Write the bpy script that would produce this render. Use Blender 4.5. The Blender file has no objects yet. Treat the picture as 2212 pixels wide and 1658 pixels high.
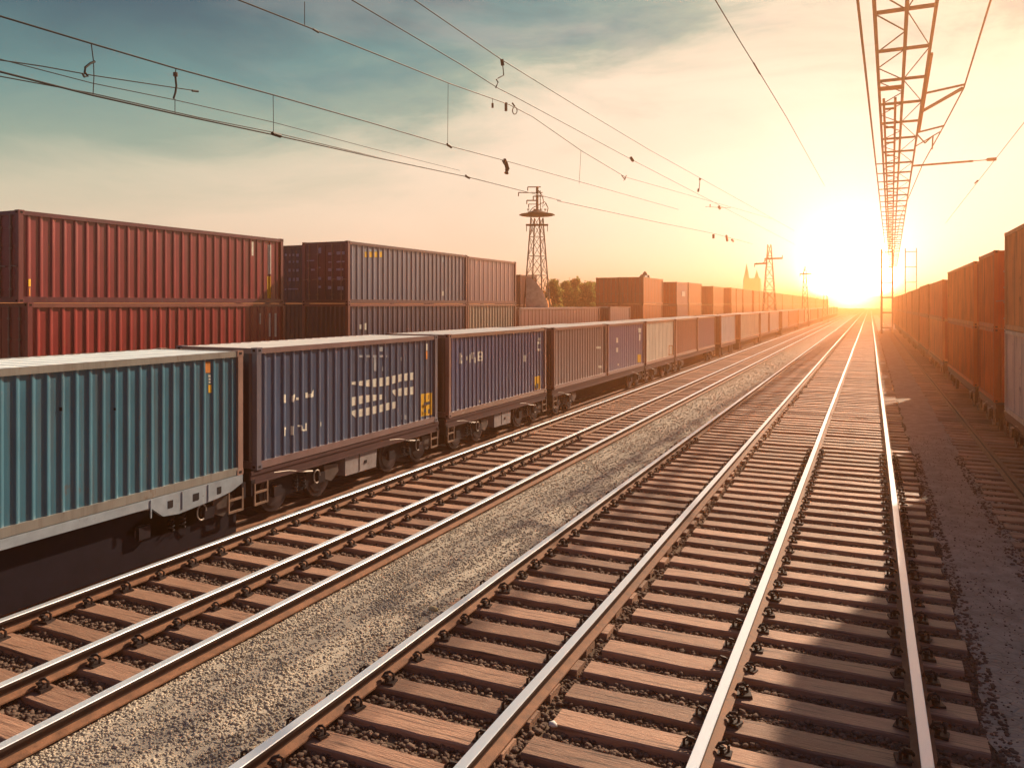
import bpy, math, random
import numpy as np
from mathutils import Vector, Matrix

random.seed(7)
rng = np.random.default_rng(11)
S = bpy.context.scene
C = S.collection
R = math.radians

# ------------------------------------------------------------------ camera numbers
F, CX, U0, V0, H = 1694.0, 1106.0, 1880.0, 657.5, 4.8
TH = math.atan((U0 - CX) / F)
ST, CT = math.sin(TH), math.cos(TH)


def on_plane(x, u, y):
    """point of the photo (2212 px wide) on the lengthwise vertical plane at x -> (Y, Z above rail top)"""
    d = F * (-x) / (CT * (U0 - u))
    return ((d + x * ST) / CT, H + (V0 - y) / F * d)


def at_depth(d, u, y):
    lat = (u - CX) / F * d
    return Vector((lat * CT - d * ST, lat * ST + d * CT, H + (V0 - y) / F * d))


# ------------------------------------------------------------------ materials
MATS = {}


def mat(name, col, rough=0.6, metal=0.0, var=0.25, scale=3.0, rust=0.0, bump=0.0, bscale=40.0, col2=None,
        stretch=(1, 1, 1), rustcol=(0.16, 0.06, 0.025), spec=0.4, coord='Object', streak=0.0, vary=0.0, coat=0.0, crack=0.0):
    if name in MATS:
        return MATS[name]
    m = bpy.data.materials.new(name)
    m.use_nodes = True
    nt = m.node_tree
    nt.nodes.clear()
    N = lambda t: nt.nodes.new(t)
    out = N('ShaderNodeOutputMaterial')
    b = N('ShaderNodeBsdfPrincipled')
    nt.links.new(b.outputs[0], out.inputs[0])
    tc = N('ShaderNodeTexCoord')
    geo = N('ShaderNodeNewGeometry')
    mp = N('ShaderNodeMapping')
    mp.inputs['Scale'].default_value = stretch
    nt.links.new(geo.outputs['Position'] if coord == 'World' else tc.outputs['Object'], mp.inputs[0])
    n = N('ShaderNodeTexNoise')
    n.inputs['Scale'].default_value = scale
    n.inputs['Detail'].default_value = 7
    n.inputs['Roughness'].default_value = 0.65
    nt.links.new(mp.outputs[0], n.inputs['Vector'])
    cr = N('ShaderNodeValToRGB')
    c2 = col2 or tuple(c * (1 - var) for c in col)
    c1 = col if col2 else tuple(min(1, c * (1 + var)) for c in col)
    cr.color_ramp.elements[0].position = 0.3
    cr.color_ramp.elements[1].position = 0.7
    cr.color_ramp.elements[0].color = (*c2, 1)
    cr.color_ramp.elements[1].color = (*c1, 1)
    nt.links.new(n.outputs[0], cr.inputs[0])
    last = cr.outputs[0]
    if rust > 0:
        n2 = N('ShaderNodeTexNoise')
        n2.inputs['Scale'].default_value = scale * 1.7
        n2.inputs['Detail'].default_value = 9
        n2.inputs['Roughness'].default_value = 0.75
        nt.links.new(mp.outputs[0], n2.inputs['Vector'])
        r2 = N('ShaderNodeValToRGB')
        r2.color_ramp.elements[0].position = 0.66 - rust * 0.25
        r2.color_ramp.elements[1].position = 0.74 - rust * 0.2
        nt.links.new(n2.outputs[0], r2.inputs[0])
        mx = N('ShaderNodeMix')
        mx.data_type = 'RGBA'
        nt.links.new(r2.outputs[0], mx.inputs['Factor'])
        nt.links.new(last, mx.inputs[6])
        mx.inputs[7].default_value = (*rustcol, 1)
        last = mx.outputs[2]
    if streak > 0:
        mp3 = N('ShaderNodeMapping')
        mp3.inputs['Scale'].default_value = (7, 7, .22)
        nt.links.new(tc.outputs['Object'], mp3.inputs[0])
        n3 = N('ShaderNodeTexNoise')
        n3.inputs['Scale'].default_value = 1.0
        n3.inputs['Detail'].default_value = 8
        n3.inputs['Roughness'].default_value = .7
        nt.links.new(mp3.outputs[0], n3.inputs['Vector'])
        r3 = N('ShaderNodeMapRange')
        r3.inputs['From Min'].default_value = .5
        r3.inputs['From Max'].default_value = .75
        r3.inputs['To Min'].default_value = 0
        r3.inputs['To Max'].default_value = streak
        nt.links.new(n3.outputs[0], r3.inputs[0])
        m3 = N('ShaderNodeMix')
        m3.data_type = 'RGBA'
        nt.links.new(r3.outputs[0], m3.inputs['Factor'])
        nt.links.new(last, m3.inputs[6])
        m3.inputs[7].default_value = (.12, .085, .07, 1)
        last = m3.outputs[2]
    if crack > 0:
        mp5 = N('ShaderNodeMapping')
        mp5.inputs['Scale'].default_value = (.55, 17, 17)
        nt.links.new(geo.outputs['Position'], mp5.inputs[0])
        n5 = N('ShaderNodeTexNoise')
        n5.inputs['Scale'].default_value = 1.6
        n5.inputs['Detail'].default_value = 5
        n5.inputs['Distortion'].default_value = .35
        nt.links.new(mp5.outputs[0], n5.inputs['Vector'])
        r5 = N('ShaderNodeMapRange')
        r5.inputs['From Min'].default_value = .57
        r5.inputs['From Max'].default_value = .66
        r5.inputs['To Max'].default_value = crack
        nt.links.new(n5.outputs[0], r5.inputs[0])
        m5 = N('ShaderNodeMix')
        m5.data_type = 'RGBA'
        nt.links.new(r5.outputs[0], m5.inputs['Factor'])
        nt.links.new(last, m5.inputs[6])
        m5.inputs[7].default_value = (.055, .03, .022, 1)
        last = m5.outputs[2]
    if vary > 0:
        oi = N('ShaderNodeObjectInfo')
        r4 = N('ShaderNodeMapRange')
        r4.inputs['To Min'].default_value = 1 - vary
        r4.inputs['To Max'].default_value = 1 + vary * .6
        nt.links.new(oi.outputs['Random'], r4.inputs[0])
        m4 = N('ShaderNodeVectorMath')
        m4.operation = 'SCALE'
        nt.links.new(last, m4.inputs[0])
        nt.links.new(r4.outputs[0], m4.inputs['Scale'])
        last = m4.outputs[0]
    nt.links.new(last, b.inputs['Base Color'])
    rr = N('ShaderNodeMapRange')
    rr.inputs['To Min'].default_value = max(0.05, rough - 0.12)
    rr.inputs['To Max'].default_value = min(1, rough + 0.12)
    nt.links.new(n.outputs[0], rr.inputs[0])
    nt.links.new(rr.outputs[0], b.inputs['Roughness'])
    b.inputs['Metallic'].default_value = metal
    b.inputs['Specular IOR Level'].default_value = spec
    b.inputs['Coat Weight'].default_value = coat
    b.inputs['Coat Roughness'].default_value = .28
    if bump > 0:
        nb = N('ShaderNodeTexNoise')
        nb.inputs['Scale'].default_value = bscale
        nb.inputs['Detail'].default_value = 6
        nt.links.new(mp.outputs[0], nb.inputs['Vector'])
        bp = N('ShaderNodeBump')
        bp.inputs['Strength'].default_value = bump
        bp.inputs['Distance'].default_value = 0.03
        nt.links.new(nb.outputs[0], bp.inputs['Height'])
        nt.links.new(bp.outputs[0], b.inputs['Normal'])
    MATS[name] = m
    return m


def paint(col, rust=0.25, matte=False):
    key = 'paint_%d_%d_%d_%d' % (col[0] * 999, col[1] * 999, col[2] * 999, rust * 99)
    if matte:
        return mat(key + '_matte', col, rough=0.7, var=0.22, scale=1.6, rust=rust, stretch=(1, 1, 0.35), spec=0.2, bump=0.12, bscale=2.6, streak=.6)
    return mat(key, col, rough=0.36, var=0.2, scale=1.6, rust=rust, stretch=(1, 1, 0.35), spec=0.6, bump=0.12, bscale=2.6, streak=.6, coat=.7)


WHITE = mat('mark_white', (0.72, 0.66, 0.54), var=0.2, scale=6, rough=0.7, rust=0.2, rustcol=(.25, .22, .2))
PALE = mat('mark_pale', (0.34, 0.34, 0.36), var=0.3, scale=8, rough=0.7)
YEL = mat('mark_yellow', (0.78, 0.42, 0.02), var=0.12, scale=6, rough=0.6)
ORA = mat('mark_orange', (0.6, 0.2, 0.03), var=0.2, scale=9, rough=0.6)
BLK = mat('mark_black', (0.03, 0.025, 0.03), var=0.2, rough=0.7)
HOLE = mat('hole_dark', (0.01, 0.008, 0.012), var=0.2, rough=0.9)
UNDER = mat('underframe', (0.018, 0.011, 0.015), rough=0.75, var=0.35, scale=4, rust=0.2, rustcol=(.05, .02, .015), spec=.2)
UNDERSHADE = mat('undershade_dark', (0.014, 0.010, 0.016), rough=0.85, var=0.3, scale=3, spec=0.15)  # near-black colour imitating the shade below the wagon decks
GREYBOX = mat('grey_box', (0.30, 0.25, 0.24), var=0.25, scale=4, rust=0.35)
SILL = mat('sill_pale', (0.30, 0.34, 0.38), var=0.2, scale=3, rust=0.2)
WHEELM = mat('wheel_steel', (0.05, 0.03, 0.03), rough=0.5, metal=0.3, var=0.3, rust=0.3)
CAST = mat('casting_metal', (0.30, 0.24, 0.20), rough=0.45, metal=0.4, var=0.3)
RAILTOP = mat('rail_polished', (0.84, 0.88, 0.93), rough=0.36, metal=0.55, var=0.05, scale=9, stretch=(30, 0.6, 1))
RAILRUST = mat('rail_rust', (0.23, 0.105, 0.055), rough=0.75, var=0.35, scale=5, bump=0.25, bscale=60, rust=0.3,
               rustcol=(.11, .045, .025))
RAILWEB = mat('rail_web_dark', (0.055, 0.028, 0.02), rough=0.7, var=0.4, scale=6, rust=0.25, rustcol=(.12, .05, .025))
TIE = mat('sleeper_wood', (0.50, 0.285, 0.185), rough=0.6, col2=(0.29, 0.15, 0.098), scale=3.2, stretch=(0.5, 6, 6), bump=0.6,
          bscale=16, rust=0.26, rustcol=(.12, .06, .045), vary=.38, crack=.75)
CLIP = mat('clip_iron', (0.035, 0.022, 0.02), rough=0.6, metal=0.2, var=0.4)
STEEL = mat('lattice_steel', (0.11, 0.08, 0.055), rough=0.6, metal=0.3, var=0.3, rust=0.3)
STEELRUST = mat('truss_rusty', (0.32, 0.13, 0.05), rough=0.7, metal=0.2, var=0.3, rust=0.3)
WIRE = mat('wire_black', (0.018, 0.018, 0.018), rough=0.6, metal=0.3, var=0.2)
GLASSY = mat('insulator_brown', (0.10, 0.055, 0.035), rough=0.3, var=0.3)


# ------------------------------------------------------------------ mesh builder
class MB:
    def __init__(self):
        self.v, self.f, self.m = [], [], []

    def add(self, vs, fs, mi=0):
        o = len(self.v)
        self.v += [tuple(p) for p in vs]
        self.f += [tuple(i + o for i in q) for q in fs]
        self.m += [mi] * len(fs)

    def box(self, x0, x1, y0, y1, z0, z1, mi=0, j=0.0):
        vs = [(x, y, z) for z in (z0, z1) for y in (y0, y1) for x in (x0, x1)]
        if j:
            vs = [(x + random.uniform(-j, j), y + random.uniform(-j, j), z + random.uniform(-j, j)) for x, y, z in vs]
        self.add(vs, [(0, 2, 3, 1), (4, 5, 7, 6), (0, 1, 5, 4), (2, 6, 7, 3), (0, 4, 6, 2), (1, 3, 7, 5)], mi)

    def bar(self, p, q, w, h=None, mi=0):
        p, q = Vector(p), Vector(q)
        d = q - p
        if d.length < 1e-6:
            return
        d.normalize()
        up = Vector((0, 0, 1)) if abs(d.z) < 0.95 else Vector((0, 1, 0))
        a = d.cross(up).normalized() * (w / 2)
        b = a.cross(d).normalized() * ((h or w) / 2)
        vs = [c + s * a + t * b for c in (p, q) for s, t in ((-1, -1), (1, -1), (1, 1), (-1, 1))]
        self.add(vs, [(3, 2, 1, 0), (4, 5, 6, 7), (0, 1, 5, 4), (1, 2, 6, 5), (2, 3, 7, 6), (3, 0, 4, 7)], mi)

    def tube(self, pts, r, n=6, mi=0, cap=True):
        pts = [Vector(p) for p in pts]
        vs, fs = [], []
        K = len(pts)
        rr = r if isinstance(r, (list, tuple)) else [r] * K
        for i, p in enumerate(pts):
            d = (pts[min(i + 1, K - 1)] - pts[max(i - 1, 0)])
            d = d.normalized() if d.length > 0 else Vector((0, 0, 1))
            up = Vector((0, 0, 1)) if abs(d.z) < 0.9 else Vector((1, 0, 0))
            a = d.cross(up).normalized()
            b = a.cross(d).normalized()
            for k in range(n):
                t = 2 * math.pi * k / n
                vs.append(p + rr[i] * (math.cos(t) * a + math.sin(t) * b))
        for i in range(K - 1):
            for k in range(n):
                k2 = (k + 1) % n
                fs.append((i * n + k, i * n + k2, (i + 1) * n + k2, (i + 1) * n + k))
        if cap:
            fs.append(tuple(range(n - 1, -1, -1)))
            fs.append(tuple((K - 1) * n + k for k in range(n)))
        self.add(vs, fs, mi)

    def disc(self, c, r0, x0, x1, n=24, mi=0):
        """wheel-like cylinder along x"""
        self.tube([(x0, c[1], c[2]), (x1, c[1], c[2])], r0, n, mi)

    def prism(self, poly, x0, x1, mi=0):
        """(y,z) outline extruded along x"""
        n = len(poly)
        vs = [(x0, y, z) for y, z in poly] + [(x1, y, z) for y, z in poly]
        fs = [tuple(range(n)), tuple(range(2 * n - 1, n - 1, -1))]
        fs += [(i, n + i, n + (i + 1) % n, (i + 1) % n) for i in range(n)]
        self.add(vs, fs, mi)

    def build(self, name, mats, parent=None, smooth=False, loc=None):
        me = bpy.data.meshes.new(name)
        me.from_pydata(self.v, [], self.f)
        for m in (mats if isinstance(mats, (list, tuple)) else [mats]):
            me.materials.append(m)
        me.polygons.foreach_set('material_index', self.m)
        if smooth:
            me.polygons.foreach_set('use_smooth', [True] * len(self.f))
        me.update()
        o = bpy.data.objects.new(name, me)
        C.objects.link(o)
        if parent:
            o.parent = parent
        if loc is not None:
            o.location = loc
        return o


def np_mesh(name, verts, faces, m, parent=None, smooth=False):
    me = bpy.data.meshes.new(name)
    n, k = faces.shape
    me.vertices.add(len(verts))
    me.vertices.foreach_set('co', verts.astype(np.float32).ravel())
    me.loops.add(n * k)
    me.loops.foreach_set('vertex_index', faces.astype(np.int32).ravel())
    me.polygons.add(n)
    me.polygons.foreach_set('loop_start', np.arange(0, n * k, k, dtype=np.int32))
    me.polygons.foreach_set('loop_total', np.full(n, k, dtype=np.int32))
    me.update(calc_edges=True)
    me.materials.append(m)
    if smooth:
        me.polygons.foreach_set('use_smooth', [True] * n)
    o = bpy.data.objects.new(name, me)
    C.objects.link(o)
    if parent:
        o.parent = parent
    return o


def thing(name, label, cat, loc=(0, 0, 0), group=None):
    o = bpy.data.objects.new(name, None)
    o.empty_display_size = 0.3
    C.objects.link(o)
    o.location = loc
    o['label'] = label
    o['category'] = cat
    if group:
        o['group'] = group
    return o


def tag(o, label, cat, group=None):
    o['label'] = label
    o['category'] = cat
    if group:
        o['group'] = group
    return o


# ------------------------------------------------------------------ setting: ground
GZ = -0.32
GROUND = mat('ground_dirt', (0.21, 0.145, 0.10), rough=0.95, col2=(0.08, 0.055, 0.042), scale=1.3, bump=0.9, bscale=14, coord='World', spec=0.1)
GRAVELM = mat('gravel_tan', (0.56, 0.48, 0.38), rough=0.95, col2=(0.36, 0.30, 0.24), scale=34, bump=0.4, bscale=30, coord='World', spec=0.1)
STONE_T = mat('stones_tan', (0.63, 0.535, 0.42), rough=0.9, col2=(0.33, 0.275, 0.215), scale=9, coord='World', spec=0.15)
STONE_B = mat('stones_brown', (0.23, 0.15, 0.11), rough=0.9, col2=(0.055, 0.036, 0.03), scale=9, coord='World', spec=0.15)
g = MB()
g.add([(-900, -200, GZ), (900, -200, GZ), (900, 1100, GZ), (-900, 1100, GZ)], [(0, 1, 2, 3)])
g.build('ground', GROUND)['kind'] = 'structure'


def strip(name, xs, zs, y0, y1, ny, m, amp):
    """lengthwise strip with an uneven surface: profile xs/zs, y rows growing with distance"""
    ys = y0 + (y1 - y0) * (np.linspace(0, 1, ny) ** 2.2)
    xs, zs = np.array(xs), np.array(zs)
    XX, YY = np.meshgrid(xs, ys)
    XX[:, 0] += .07 * np.sin(ys * 2.1) + rng.normal(0, .03, ny)
    XX[:, -1] += .07 * np.sin(ys * 1.7 + 2) + rng.normal(0, .03, ny)
    ZZ = np.tile(zs, (ny, 1)) + rng.normal(0, amp, XX.shape) * np.clip(22 / YY, 0, 1) + 0.4 * amp * np.sin(YY * 1.7 + XX * 2)
    ZZ[:, 0] = zs[0]
    ZZ[:, -1] = zs[-1]
    v = np.stack([XX, YY, ZZ], -1).reshape(-1, 3)
    nx = len(xs)
    i, j = np.meshgrid(np.arange(ny - 1), np.arange(nx - 1), indexing='ij')
    a = (i * nx + j).ravel()
    f = np.stack([a, a + 1, a + 1 + nx, a + nx], -1)
    o = np_mesh(name, v, f, m, smooth=True)
    o['kind'] = 'structure'
    return o


gx = np.linspace(-8.62, -6.1, 40)
gz = GZ + 0.02 + 0.17 * np.sin(np.clip((gx + 8.62) / 2.5, 0, 1) * math.pi) ** 0.6
strip('gravel_path', gx, gz, 3, 420, 420, GRAVELM, 0.008)
PATHM = mat('path_sand', (0.45, 0.36, 0.285), rough=0.9, col2=(0.27, 0.21, 0.165), scale=2.5, bump=0.5, bscale=9, coord='World', spec=0.15)
vb = PATHM.node_tree
vo = vb.nodes.new('ShaderNodeTexVoronoi')
vo.feature = 'DISTANCE_TO_EDGE'
vo.inputs['Scale'].default_value = 5.5
vg = vb.nodes.new('ShaderNodeNewGeometry')
vb.links.new(vg.outputs['Position'], vo.inputs['Vector'])
vm = vb.nodes.new('ShaderNodeMapRange')
vm.inputs['From Max'].default_value = .12
vb.links.new(vo.outputs['Distance'], vm.inputs[0])
vbp = vb.nodes.new('ShaderNodeBump')
vbp.inputs['Strength'].default_value = .7
vbp.inputs['Distance'].default_value = .02
vb.links.new(vm.outputs[0], vbp.inputs['Height'])
for n_ in vb.nodes:
    if n_.type == 'BUMP' and n_ is not vbp:
        vb.links.new(vbp.outputs[0], n_.inputs['Normal'])
px = np.linspace(1.3, 3.3, 24)
strip('service_path', px, np.full(24, GZ + 0.07) - 0.045 * np.abs(np.linspace(-1, 1, 24)) ** 4, 3, 420, 300, PATHM, 0.004)

# loose stones: nobody could count them
ico_v = []
t_ = (1 + 5 ** 0.5) / 2
for a in (-1, 1):
    for b in (-t_, t_):
        ico_v += [(a, b, 0), (0, a, b), (b, 0, a)]
ico_v = np.array(ico_v) / math.sqrt(1 + t_ * t_)
ico_f = []
for i in range(12):
    for j in range(i + 1, 12):
        for k in range(j + 1, 12):
            p, q, r = ico_v[i], ico_v[j], ico_v[k]
            if max(np.linalg.norm(p - q), np.linalg.norm(q - r), np.linalg.norm(p - r)) < 1.1:
                ico_f.append((i, j, k) if np.dot(np.cross(q - p, r - p), p) > 0 else (i, k, j))
ico_f = np.array(ico_f)


def stones(name, regions, m, zfun):
    P = []
    for (x0, x1, y0, y1, dens, s0, s1) in regions:
        n = int((x1 - x0) * (y1 - y0) * dens)
        # nearer rows get more stones, they show larger
        yy = y0 + (y1 - y0) * rng.random(n) ** 1.25
        P.append(np.stack([x0 + (x1 - x0) * rng.random(n), yy, s0 + (s1 - s0) * rng.random(n) ** 2], -1))
    P = np.concatenate(P)
    n = len(P)
    base = ico_v[None] * (1 + rng.uniform(-0.28, 0.28, (n, 12, 1)))
    ang = rng.random(n) * 6.283
    sx, sy, sz = rng.uniform(.8, 1.4, n), rng.uniform(.7, 1.1, n), rng.uniform(.5, .85, n)
    b = base * np.stack([sx, sy, sz], -1)[:, None, :] * P[:, 2][:, None, None]
    c, s = np.cos(ang)[:, None], np.sin(ang)[:, None]
    X = b[..., 0] * c - b[..., 1] * s + P[:, 0:1]
    Y = b[..., 0] * s + b[..., 1] * c + P[:, 1:2]
    Z = b[..., 2] + (zfun(P[:, 0]) + P[:, 2] * rng.uniform(0.0, .5, n))[:, None]
    v = np.stack([X, Y, Z], -1).reshape(-1, 3)
    f = (ico_f[None] + (np.arange(n) * 12)[:, None, None]).reshape(-1, 3)
    o = np_mesh(name, v, f, m)
    o['kind'] = 'stuff'
    return o


stones('path_stones', [(1.1, 3.3, 8, 34, 70, .008, .022), (1.15, 1.5, 6, 30, 260, .015, .04), (2.5, 3.4, 10, 30, 160, .015, .04)], STONE_B, lambda x: np.interp(x, px, np.full(24, GZ + 0.07) - 0.045 * np.abs(np.linspace(-1, 1, 24)) ** 4) - .004)
stones('gravel_stones', [(-8.6, -6.2, 5.5, 13, 1150, .009, .026), (-8.6, -6.2, 13, 30, 340, .012, .028), (-8.5, -6.3, 30, 70, 70, .018, .034), (-8.5, -6.3, 70, 110, 40, .018, .034), (-8.5, -6.3, 110, 190, 18, .018, .034)],
       STONE_T, lambda x: np.interp(x, gx, gz))
stones('ballast_stones', [(-6.5, 1.25, 5.0, 13, 420, .018, .05), (-6.5, 1.25, 13, 28, 170, .022, .05), (-6.5, 1.25, 28, 60, 35, .03, .055),
                          (-12.6, -8.5, 6, 16, 330, .018, .05), (-12.6, -8.5, 16, 34, 110, .022, .05), (-12.6, -8.5, 34, 70, 25, .03, .055),
                          (3.0, 7.0, 12, 40, 60, .02, .05)],
       STONE_B, lambda x: np.full_like(x, GZ + 0.015))

# ------------------------------------------------------------------ railway tracks
HW, FW, RH = 0.058, 0.13, 0.20
RAILPROF = [(-HW, 0), (HW, 0), (HW + .006, -.008), (HW + .006, -.045), (.018, -.065), (.018, -.155), (FW, -.18), (FW, -RH),
            (-FW, -RH), (-FW, -.18), (-.018, -.155), (-.018, -.065), (-HW - .006, -.045), (-HW - .006, -.008)]


def rail_obj(x, y0, y1, parent, shine=True, k=1.0):
    mb = MB()
    ys = [y0]
    step = 2.0
    while ys[-1] < y1:
        ys.append(ys[-1] + step)
        step *= 1.12
    n = len(RAILPROF)
    vs, fs, ms = [], [], []
    for i, y in enumerate(ys):
        jx = 0.006 * math.sin(y * 0.9 + x) + 0.004 * math.sin(y * 2.3 + 2 * x)
        vs += [(x + jx + px_ * k, y, pz) for px_, pz in RAILPROF]
    for i in range(len(ys) - 1):
        for j in range(n):
            j2 = (j + 1) % n
            mb.f.append((i * n + j, (i + 1) * n + j, (i + 1) * n + j2, i * n + j2))
            mb.m.append(0 if (j in (0, 1, 13) and shine) else (2 if j in (2, 3, 4, 10, 11, 12) else 1))
    mb.f.append(tuple(range(n)))
    mb.m.append(1)
    mb.v = vs
    return mb.build('rail', [RAILTOP, RAILRUST, RAILWEB], parent)


def sleeper_mb(x0, x1, w=0.375, y=0.0, nseg=9):
    mb = MB()
    n = nseg
    xs = [x0 + (x1 - x0) * i / (n - 1) for i in range(n)]
    vs = []
    yo0 = random.uniform(-.03, .03)
    sk = random.uniform(-.035, .035)
    ww = w * random.uniform(.88, 1.12)
    dz = random.uniform(-.012, .008)
    x_e = random.uniform(-.07, .05), random.uniform(-.05, .07)
    for i, x in enumerate(xs):
        if i == 0:
            x += x_e[0]
        if i == n - 1:
            x += x_e[1]
        c = y + yo0 + sk * (i / (n - 1) - .5) * 1.6
        a, b = c - ww / 2 + random.uniform(-.014, .014), c + ww / 2 + random.uniform(-.014, .014)
        zt = -RH - 0.002 + dz - 0.010 + random.uniform(-.007, .007)
        vs += [(x, a, zt - .16), (x, a, zt - .018), (x, a + .018, zt), (x, b - .018, zt), (x, b, zt - .018), (x, b, zt - .16)]
    fs = []
    for i in range(n - 1):
        for j in range(6):
            j2 = (j + 1) % 6
            fs.append((i * 6 + j, (i + 1) * 6 + j, (i + 1) * 6 + j2, i * 6 + j2))
    fs.append(tuple(range(5, -1, -1)))
    fs.append(tuple((n - 1) * 6 + j for j in range(6)))
    mb.add(vs, fs)
    return mb


cl = MB()
cl.box(-.085, .085, -.075, .075, -.002, .022, j=.006)
cl.tube([(-.05, -.03, .02), (-.05, -.03, .085), (-.01, -.02, .115), (.045, -.01, .10), (.075, .02, .05)], .017, 6)
cl.tube([(.01, .03, .02), (.01, .03, .10)], .026, 6)
cl.box(-.03, .05, .0, .06, .06, .082, j=.008)
clip_proto_mesh = None


def track(label, rails, x0, x1, y_start, y_end, pitch, n_single, clip_n, group, parent_name='railway_track', rail_from=-12, shine=True):
    global clip_proto_mesh
    T = thing(parent_name, label, 'railway track', (0, 0, 0), group)
    for x in rails:
        rail_obj(x, rail_from, 900, T, shine)
    y = y_start
    k = 0
    rest = MB()
    while y < y_end:
        yy = y + random.uniform(-.03, .03)
        if k < n_single:
            sl = sleeper_mb(x0, x1, y=0.0).build('sleeper', TIE, T, loc=(0, yy, 0))
            if k < clip_n:
                for x in rails:
                    for s in (-1, 1):
                        if not (min(x0, x1) + .03 < x + s * .2 < max(x0, x1) - .03):
                            continue
                        if clip_proto_mesh is None:
                            o = cl.build('rail_clip', CLIP, sl)
                            clip_proto_mesh = o.data
                        else:
                            o = bpy.data.objects.new('rail_clip', clip_proto_mesh)
                            C.objects.link(o)
                            o.parent = sl
                        o.location = (x + s * .19, random.uniform(-.02, .02), -RH - .006)
                        o.rotation_euler = (0, 0, (0 if s < 0 else math.pi) + random.uniform(-.35, .35))
                        sc = random.uniform(.9, 1.25)
                        o.scale = (sc, sc, sc)
        else:
            m = sleeper_mb(x0, x1, y=yy, nseg=2)
            rest.add(m.v, m.f)
        k += 1
        y += pitch
    if rest.v:
        o = rest.build('sleeper', TIE, T)
        o['kind'] = 'stuff'
    return T


track('rusty track left of centre, two polished rails on brown sleepers beside the gravel', [-6.005, -3.875], -6.52, -3.70, 5.2, 260, .72, 100, 34, 'railway tracks')
track('centre track under the lattice truss, its near sleepers in shadow on the right', [-1.68, .54], -3.52, 1.22, 4.6, 260, .72, 100, 34, 'railway tracks')
track('left track of three rails running along the foot of the container train', [-12.05, -10.0, -8.62], -12.4, -8.72, 6.0, 260, .74, 100, 30, 'railway tracks')
track('track mostly hidden under the left container train', [-12.78, -14.86], -12.55, -15.4, 6, 200, .74, 60, 0, 'railway tracks', shine=False)
track('shaded track at the right edge under the orange double stacked train', [3.62, 5.76], 2.75, 6.5, 10, 220, .72, 90, 0, 'railway tracks', shine=False)


# ------------------------------------------------------------------ containers
def corr(y0, y1, pitch, dep):
    """trapezoid corrugation between y0 and y1 -> list of (y, offset<=0)"""
    L = y1 - y0
    n = max(2, round(L / pitch))
    p = L / n
    # wide flats with narrow ridges: steep near flank, narrow top, shallow far flank
    s1, top, s2 = p * .10, p * .10, p * .22
    flat = p - s1 - top - s2
    pts = [(y0, -dep)]
    y = y0
    for i in range(n):
        t = y + flat / 2
        pts += [(t, -dep), (t + s1, 0), (t + s1 + top, 0), (t + s1 + top + s2, -dep)]
        y += p
    pts.append((y1, -dep))
    return pts


def off_at(pts, y):
    return float(np.interp(y, [p[0] for p in pts], [p[1] for p in pts]))


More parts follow.
